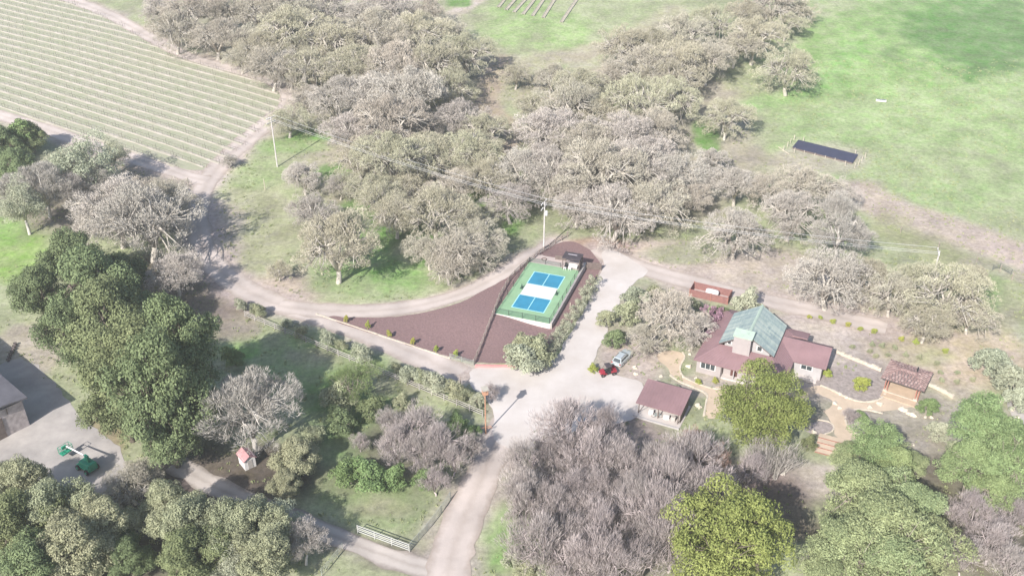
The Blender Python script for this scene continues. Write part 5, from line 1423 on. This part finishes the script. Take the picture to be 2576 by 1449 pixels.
# green boom lift in the yard
M_lift = mat('green_lift_paint', (0.02, 0.24, 0.145), 0.45, 0.12, 1.5)
p = at(222, 1180); q = at(172, 1150)
t = thing('boom_lift', 'green boom lift with a white arm parked in the gravel yard', 'boom lift', Vector((p.x, p.y, 0.03)), math.atan2(q.y - p.y, q.x - p.x))
MB().chbox(-1.4, 1.4, -.75, .75, .4, .85, .06).build('chassis', M_lift, t)
for x in (-1.0, 1.0):
    for s in (-1, 1):
        w = MB().wheel((x, s * .9, .45), .45, .32).build('wheel', M_tyre, t); MB().wheel((x, s * 1.07, .45), .22, .02, n=8).build('rim', M_lift, w)
MB().chbox(-1.5, .7, -.7, .7, .9, 1.75, .08).build('turntable', M_lift, t)
MB().chbox(-1.7, -1.2, -.6, .6, 1.0, 1.9, .08).build('counterweight', M_lift, t)
MB().box(-.9, -.2, -.15, .15, 1.6, 2.9).build('riser', M_lift, t)
dq = (q - p).length
MB().tube((-.6, 0, 2.75), (dq - .4, 0, 2.3), .13, .10, 6).build('boom', M_whitep, t)
bk = MB().box(dq - .4, dq + .6, -.9, .9, 1.0, 1.1).build('basket', M_lift, t)
for x in (dq - .38, dq + .58):
    for y in (-.88, .88): MB().tube((x, y, 1.1), (x, y, 2.15), .035, .035, 5).build('upright', M_lift, bk)
for z in (1.6, 2.12):
    for (x, y), (x2, y2) in (((-.38, -.88), (.58, -.88)), ((.58, -.88), (.58, .88)), ((.58, .88), (-.38, .88)), ((-.38, .88), (-.38, -.88))): MB().tube((dq + x, y, z), (dq + x2, y2, z), .035, .035, 5).build('guard_rail', M_lift, bk)
MB().chbox(dq + .2, dq + .5, -.4, .4, 1.5, 2.0, .04).build('control_box', M_lift, bk)

# ------------------------------------------------------------------ barn at the left edge, small hut
M_barnr = mat('grey_barn_roof', (0.115, 0.11, 0.125), 0.7, 0.2, 0.5)
M_barnw = mat('weathered_barn_boards', (0.34, 0.30, 0.30), 0.9, 0.3, 1.2)
HB = 5.4
sx_, sy_ = 1107 / 1.1025, 207 / 1.1025
S1 = at(sy_, sx_)
ck = HB / math.tan(SUN_EL)
bc = Vector((S1.x - ck * 0.5, S1.y - ck * 0.866, 0))
bn = thing('barn', 'big grey-roofed barn at the gravel yard, only its roof corner in view', 'barn', bc, R(139))
MB().box(0.5, 26, 0.5, 15, -0.2, HB - 0.6).build('wall', M_barnw, bn)
MB().slab([(-0.2, -0.2, HB), (26.5, -0.2, HB), (26.5, 7.8, HB + 1.2), (-0.2, 7.8, HB + 1.2)], 0.25).slab([(-0.2, 7.8, HB + 1.2), (26.5, 7.8, HB + 1.2), (26.5, 15.6, HB), (-0.2, 15.6, HB)], 0.25).build('roof', M_barnr, bn)
MB().box(0.38, 0.5, 4, 9, 0, 3.6).build('barn_door', M_dkwood, bn)
for k in range(1, 6): MB().box(0.44, 0.5, 0.5 + k * 2.4, 0.62 + k * 2.4, 3.7, HB - .7).build('batten', M_dkwood, bn)
for k in range(7):
    zx, zy = 140 - 10 * k - (4 if k > 3 else 0), 185 + 24 * k
    p = at(zx / 3.22 / 1.1025, (900 + zy / 3.22) / 1.1025)
    t = thing('plant_pot', 'dark round plant pot in the row beside the barn', 'plant pot', p, 0, 'plant pots beside the barn')
    MB().loft([[(math.cos(x) * r, math.sin(x) * r, z) for x in np.linspace(0, 2 * math.pi, 12, endpoint=False)] for r, z in ((0.2, 0), (0.28, 0.42), (0.31, 0.43), (0.31, 0.5), (0.26, 0.5), (0.25, 0.38))]).build('pot', M_trim, t)
    MB().loft([[(math.cos(x) * r, math.sin(x) * r, z) for x in np.linspace(0, 2 * math.pi, 10, endpoint=False)] for r, z in ((0.245, 0.36), (0.12, 0.42))]).build('soil', M_dkwood, t)
p = at(618, 1184)
hu = thing('hut', 'tiny white hut with a faded red roof under the silvery leafless tree', 'hut', Vector((p.x, p.y, 0)), R(-52))
MB().box(-2.2, 0, 0, 1.7, 0, 1.9).build('wall', M_whitep, hu)
MB().slab([(-2.4, -0.2, 1.75), (0.2, -0.2, 1.75), (0.2, 0.85, 2.45), (-2.4, 0.85, 2.45)], .08).slab([(-2.4, 0.85, 2.45), (0.2, 0.85, 2.45), (0.2, 1.9, 1.75), (-2.4, 1.9, 1.75)], .08).build('roof', mat('faded_red_roof', (0.40, 0.22, 0.23), 0.8, 0.15, 1.5), hu)
MB().loft([[(-.03, 0, 1.85), (-.03, 1.7, 1.85), (-.03, .85, 2.36)], [(-0.0, 0, 1.85), (0.0, 1.7, 1.85), (0.0, .85, 2.36)]]).build('gable_wall', M_whitep, hu)
MB().box(0.0, 0.05, 0.5, 1.2, 0.05, 1.6).build('door', M_rail, hu)

# ------------------------------------------------------------------ dark panel and stakes in the meadow
M_navy = mat('navy_sheet', (0.04, 0.04, 0.07), 0.5, 0.15, 0.6, spec=0.5)
c = [at(*z8(x, y)) for x, y in ((400, 545), (1840, 915), (1970, 715), (545, 365))]
t = thing('ground_panel', 'long dark navy sheet panel on a low timber frame in the meadow', 'panel', c[0])
MB().slab([q - c[0] + Vector((0, 0, .42)) for q in c], .06).build('sheet', M_navy, t)
cen = sum(c, Vector()) / 4
MB().loft([[(q - cen) * 0.985 + cen - c[0] + Vector((0, 0, z)) for q in c] for z in (-.1, .345)]).build('frame', M_dkwood, t)
def stakes(lst, lab, grp):
    for x, y, h in lst:
        p = at(*z8(x, y)); t = thing('stake', lab, 'stake', p, _rr.uniform(0, 3), grp)
        MB().tube((0, 0, -.2), (_rr.uniform(-.06, .06), _rr.uniform(-.06, .06), h), 0.08, 0.07, 6).build('post', M_edge, t)
        MB().tube((0, 0, h * .8), (0.02, 0.02, h * .8 + .05), 0.1, 0.1, 6).build('band', M_rail, t)
stakes([(450, 640, 1.3), (690, 645, .7), (940, 700, .6), (1190, 765, .7), (1420, 815, .6), (1665, 945, 1.3)], 'pale stake along the near edge of the navy panel', 'stakes along the near edge of the panel')
stakes([(445, 335, 1.4), (672, 370, 1.3), (1905, 680, 1.2), (360, 410, 1.3), (290, 490, 1.3), (200, 590, 1.3)], 'pale stake behind or left of the navy panel', 'stakes behind the panel')
stakes([(2140, 750, 1.3), (2060, 830, 1.2), (1985, 920, 1.3), (1895, 1000, 1.3)], 'pale stake in the short row right of the navy panel', 'stakes right of the panel')
a_, b_ = at(*z8(80, 510)), at(*z8(330, 680))
t = thing('fallen_pole', 'pale pole lying on the grass at the end of the navy panel', 'pole', a_)
MB().tube((0, 0, .1), b_ - a_ + Vector((0, 0, .1)), .09, .07, 6).build('pole', M_edge, t)
MB().tube((1.2, -.3, .12), (0.9, -1.6, .12), .07, .06, 6).build('broken_piece', M_edge, t)
p = at(2216, 256)
t = thing('water_trough', 'small white trough lying alone on the open meadow', 'trough', p, R(-15))
MB().chbox(-1.3, 1.3, -.4, .4, 0, .5, .08).build('tub', M_whitep, t); MB().box(-1.15, 1.15, -.28, .28, .5, .505).build('water', M_glass, t)

# ------------------------------------------------------------------ garden paths, beds, stones
def zq(x, y): return ((2200 + x / 5.573) / 1.1025, (1080 + y / 5.573) / 1.1025)
PATH1 = [zq(x, y) for x, y in [(300, -60), (540, -25), (780, 110), (1000, 190), (1200, 200), (1360, 150), (1440, 60), (1880, 200), (1850, 270), (1650, 300), (1400, 350), (1240, 330), (1100, 305), (900, 315), (820, 380), (795, 470), (815, 550), (960, 695), (1150, 775), (1060, 900), (880, 880), (640, 710), (640, 640), (590, 500), (520, 400), (440, 330), (560, 300), (620, 220), (560, 140), (400, 80)]]
PATH2 = [z5(x, y) for x, y in [(1230, 230), (1420, 170), (1630, 200), (1680, 290), (1580, 420), (1600, 560), (1720, 640), (2000, 755), (2300, 800), (2300, 1000), (2150, 1250), (1960, 1210), (1990, 1000), (2040, 860), (1860, 770), (1560, 660), (1440, 560), (1410, 440), (1250, 320)]]
sheet('garden_path', PATH1, M_gravel, 0.04, 0.12)
sheet('garden_path', PATH2, M_gravel, 0.044, 0.12)
sheet('garden_path', [(1795, 965), (1900, 985), (2000, 985), (2065, 965), (2070, 985), (2000, 1012), (1900, 1015), (1795, 1000)], M_gravel, 0.036, 0.12)
sheet('planting_bed', [zq(x, y) for x, y in [(860, 370), (1090, 335), (1200, 400), (1180, 740), (960, 660), (830, 500)]], M_bed, 0.028, 0.2)
sheet('planting_bed', [zq(x, y) for x, y in [(380, 480), (580, 510), (640, 650), (400, 715), (150, 640), (200, 540)]], M_bed, 0.028, 0.2)
sheet('planting_bed', [z7(x, y) for x, y in [(-100, 520), (200, 560), (560, 620), (690, 760), (690, 880), (500, 960), (250, 920), (0, 800), (-300, 700)]], M_bed, 0.035, 0.3)
border('path_edging', 'pale stone edging curving from the yellow-green tree to the tiled shelter', [zq(x, y) for x, y in [(420, -60), (560, -10), (780, 110), (1000, 190), (1200, 200), (1360, 150), (1430, 50)]], M_edge, 0.3, 0.16, 0.7)
border('path_edging', 'pale stone edging around the rounded bed below the tiled shelter', [zq(x, y) for x, y in [(1380, 370), (1240, 335), (1100, 310), (900, 320), (825, 385), (800, 470), (820, 550), (960, 690), (1150, 770)]], M_edge, 0.28, 0.15, 0.7)
border('path_edging', 'pale stone edging beside the carport path and house front', [z5(x, y) for x, y in [(1630, 200), (1680, 290), (1585, 420), (1605, 560), (1725, 635), (2000, 750), (2250, 790)]], M_edge, 0.28, 0.14, 0.7)
border('path_edging', 'pale stone edging on the carport side of the garden path', [z5(x, y) for x, y in [(1440, 560), (1560, 660), (1860, 770), (2030, 860), (1990, 1000), (1960, 1200)]], M_edge, 0.28, 0.14, 0.7)
border('path_edging', 'pale stone edging around the small bed left of the path fork', [zq(x, y) for x, y in [(380, 470), (590, 500), (650, 640), (400, 720)]], M_edge, 0.22, 0.12, 0.7)
border('garden_wall', 'low pale stone wall from the house corner to the tiled shelter', [z7(x, y) for x, y in [(90, 350), (250, 420), (450, 500), (650, 585)]], M_edge, 0.4, 0.5, 0.9, 'wall')
border('garden_wall', 'low pale stone wall running on from the tiled shelter', [z7(x, y) for x, y in [(1245, 765), (1400, 830), (1560, 930)]], M_edge, 0.4, 0.5, 0.9, 'wall')
p = at(*zq(330, 960)); q = at(*zq(560, 985)); a = math.atan2(q.y - p.y, q.x - p.x)
t = thing('garden_steps', 'wide tan garden steps with red-brown risers below the path fork', 'steps', Vector((p.x, p.y, 0)), R(-24))
for k in range(4):
    s_ = MB().box(0, 4.2, k * 1.1, (k + 1) * 1.1 - .12, 0, .10 + .07 * k).build('step', M_gravel, t)
    MB().box(0, 4.2, k * 1.1 - .115, k * 1.1 - .005, 0, .12 + .07 * k).build('riser', M_redwood, t)
# boulders
rng = np.random.default_rng(9)
bo = []
for k in range(3):
    bm = bmesh.new(); bmesh.ops.create_icosphere(bm, subdivisions=2, radius=0.5)
    for v in bm.verts:
        f = 1 + 0.25 * math.sin(v.co.x * 7 + k * 2) * math.cos(v.co.y * 6 + k) + rng.normal() * 0.05
        v.co *= f; v.co.z = max(v.co.z * 0.75, -0.15)
    me = bpy.data.meshes.new('boulder'); bm.to_mesh(me); bm.free(); me.materials.append(M_edge); bo.append(me)
def rocks(lst, lab, grp, s0=0.8):
    for i, (u, v) in enumerate(lst):
        p = at(u, v); s = s0 * _rr.uniform(0.7, 1.4)
        o = inst('boulder', bo[i % 3], None, p + Vector((0, 0, .05)), (0, 0, _rr.uniform(0, 6)), (s, s * _rr.uniform(.7, 1.1), s * .9))
        tag(o, lab, 'boulder', grp)
rocks([z5(x, y) for x, y in [(905, 455), (905, 545), (895, 435)]], 'pale boulder on the dirt between car and carport', 'boulders between car and carport')
rocks([z5(x, y) for x, y in [(1300, 580), (1640, 590), (1730, 430), (1745, 180), (1745, 240), (1840, 610), (1870, 1030), (1900, 1060)]], 'pale boulder along the path west of the house', 'boulders west of the house', 0.7)
rocks([zq(x, y) for x, y in [(640, 215), (710, 290), (820, 125), (720, 75), (1180, 280), (1340, 230), (1730, 330), (1780, 380), (1850, 400), (1680, 310), (2040, 430), (2130, 435), (2220, 540), (2390, 580), (2380, 640), (320, 670), (1850, 850), (900, 355)]], 'pale boulder beside the garden paths below the tiled shelter', 'boulders beside the garden paths', 0.8)
rocks([(2520, 1010), (2545, 1030), (2560, 1050)], 'pale boulder by the gravel patch at the bright pines', 'boulders by the gravel patch')
rocks([(2485, 718), (2492, 715)], 'white stone on the grass near the field gate', 'stones near the field gate', 0.6)
sheet('gravel_patch', [(2520, 1010), (2600, 985), (2640, 1080), (2585, 1090), (2555, 1060)], M_yard, 0.05, 0.3)

# ------------------------------------------------------------------ tufts of rough grass and weeds
def make_tufts():
    rng = np.random.default_rng(21)
    keep = [[(790, 785), (1000, 790), (1230, 720), (1400, 600), (1515, 650), (1390, 915), (1190, 920)], [(1178, 965), (1186, 921), (1372, 922), (1505, 700), (1512, 632), (1640, 684), (1492, 905), (1625, 962), (1600, 1060), (1232, 1092)],
            [(-80, 960), (20, 895), (160, 985), (290, 1110), (330, 1170), (200, 1265), (-60, 1260)], [(1730, 760), (1960, 740), (2120, 900), (2000, 1010), (1730, 960)], [(1580, 940), (1770, 980), (1700, 1080), (1590, 1040)],
            [(-300, -100), (150, -30), (480, 140), (725, 230), (600, 400), (500, 445), (-200, 300)], [(2030, 960), (2340, 900), (2420, 960), (2320, 1080), (2200, 1180), (2040, 1150)], [(1700, 690), (1860, 730), (1830, 790), (1700, 760)], [(1985, 345), (2170, 380), (2150, 425), (1980, 385)]]
    pts = []
    N = 26000
    X = rng.uniform(-150, 185, N); Y = 84 + (rng.random(N) ** 1.3) * 190
    ok = vnoise(X, Y, 11, 31) * 0.6 + vnoise(X, Y, 4, 32) * 0.4 > 0.46
    for k, (P, w) in ROADW.items(): ok &= seg_dist(X, Y, P[::4] + [P[-1]]) > w * 0.5 + 0.5
    Z = T(X, Y)
    dep = Y * math.cos(PITCH) - (Z - CAM_H) * math.sin(PITCH)
    U = CX + FPX * X / dep; Vv = CY - FPX * (Y * math.sin(PITCH) + (Z - CAM_H) * math.cos(PITCH)) / dep
    ok &= (U > -40) & (U < 2620) & (Vv > -40) & (Vv < 1500)
    cl = []
    for x, y, z, u, v in zip(X[ok], Y[ok], Z[ok], U[ok], Vv[ok]):
        if any(inside(u, v, P) for P in keep): continue
        cl.append((x, y, z + 0.06, rng.uniform(0.12, 0.34), rng.random()))
    cl = np.array(cl)
    V, Q, t = leaves(rng, cl, 7, 0.34, 0.12, 'twig', 0.5, 0.5, (0, 0, -500), 0.8)
    m = leaf_mat('weed_tufts', (0.17, 0.22, 0.085), (0.34, 0.34, 0.19), obj_var=0.0)
    o = link(bpy.data.objects.new('weeds', np_mesh('weeds', V, Q, m, t)))
    tag(o, 'scattered tufts of rough grass and weeds over lawns and meadow', 'weeds', kind='stuff')
make_tufts()

# ------------------------------------------------------------------ hazy air
def make_haze():
    m = bpy.data.materials.new('haze_air'); m.use_nodes = True
    n = m.node_tree.nodes; l = m.node_tree.links
    for x in list(n):
        if x.type == 'BSDF_PRINCIPLED': n.remove(x)
    v = n.new('ShaderNodeVolumePrincipled')
    v.inputs['Color'].default_value = (0.92, 0.93, 0.94, 1)
    v.inputs['Density'].default_value = HAZE_DENSITY
    v.inputs['Anisotropy'].default_value = 0.1
    l.new(v.outputs[0], n.get('Material Output').inputs['Volume'])
    o = MB().box(-3300, 3300, -2900, 3400, -2.0, 103.0).build('haze', m)
    tag(o, kind='stuff')
make_haze()
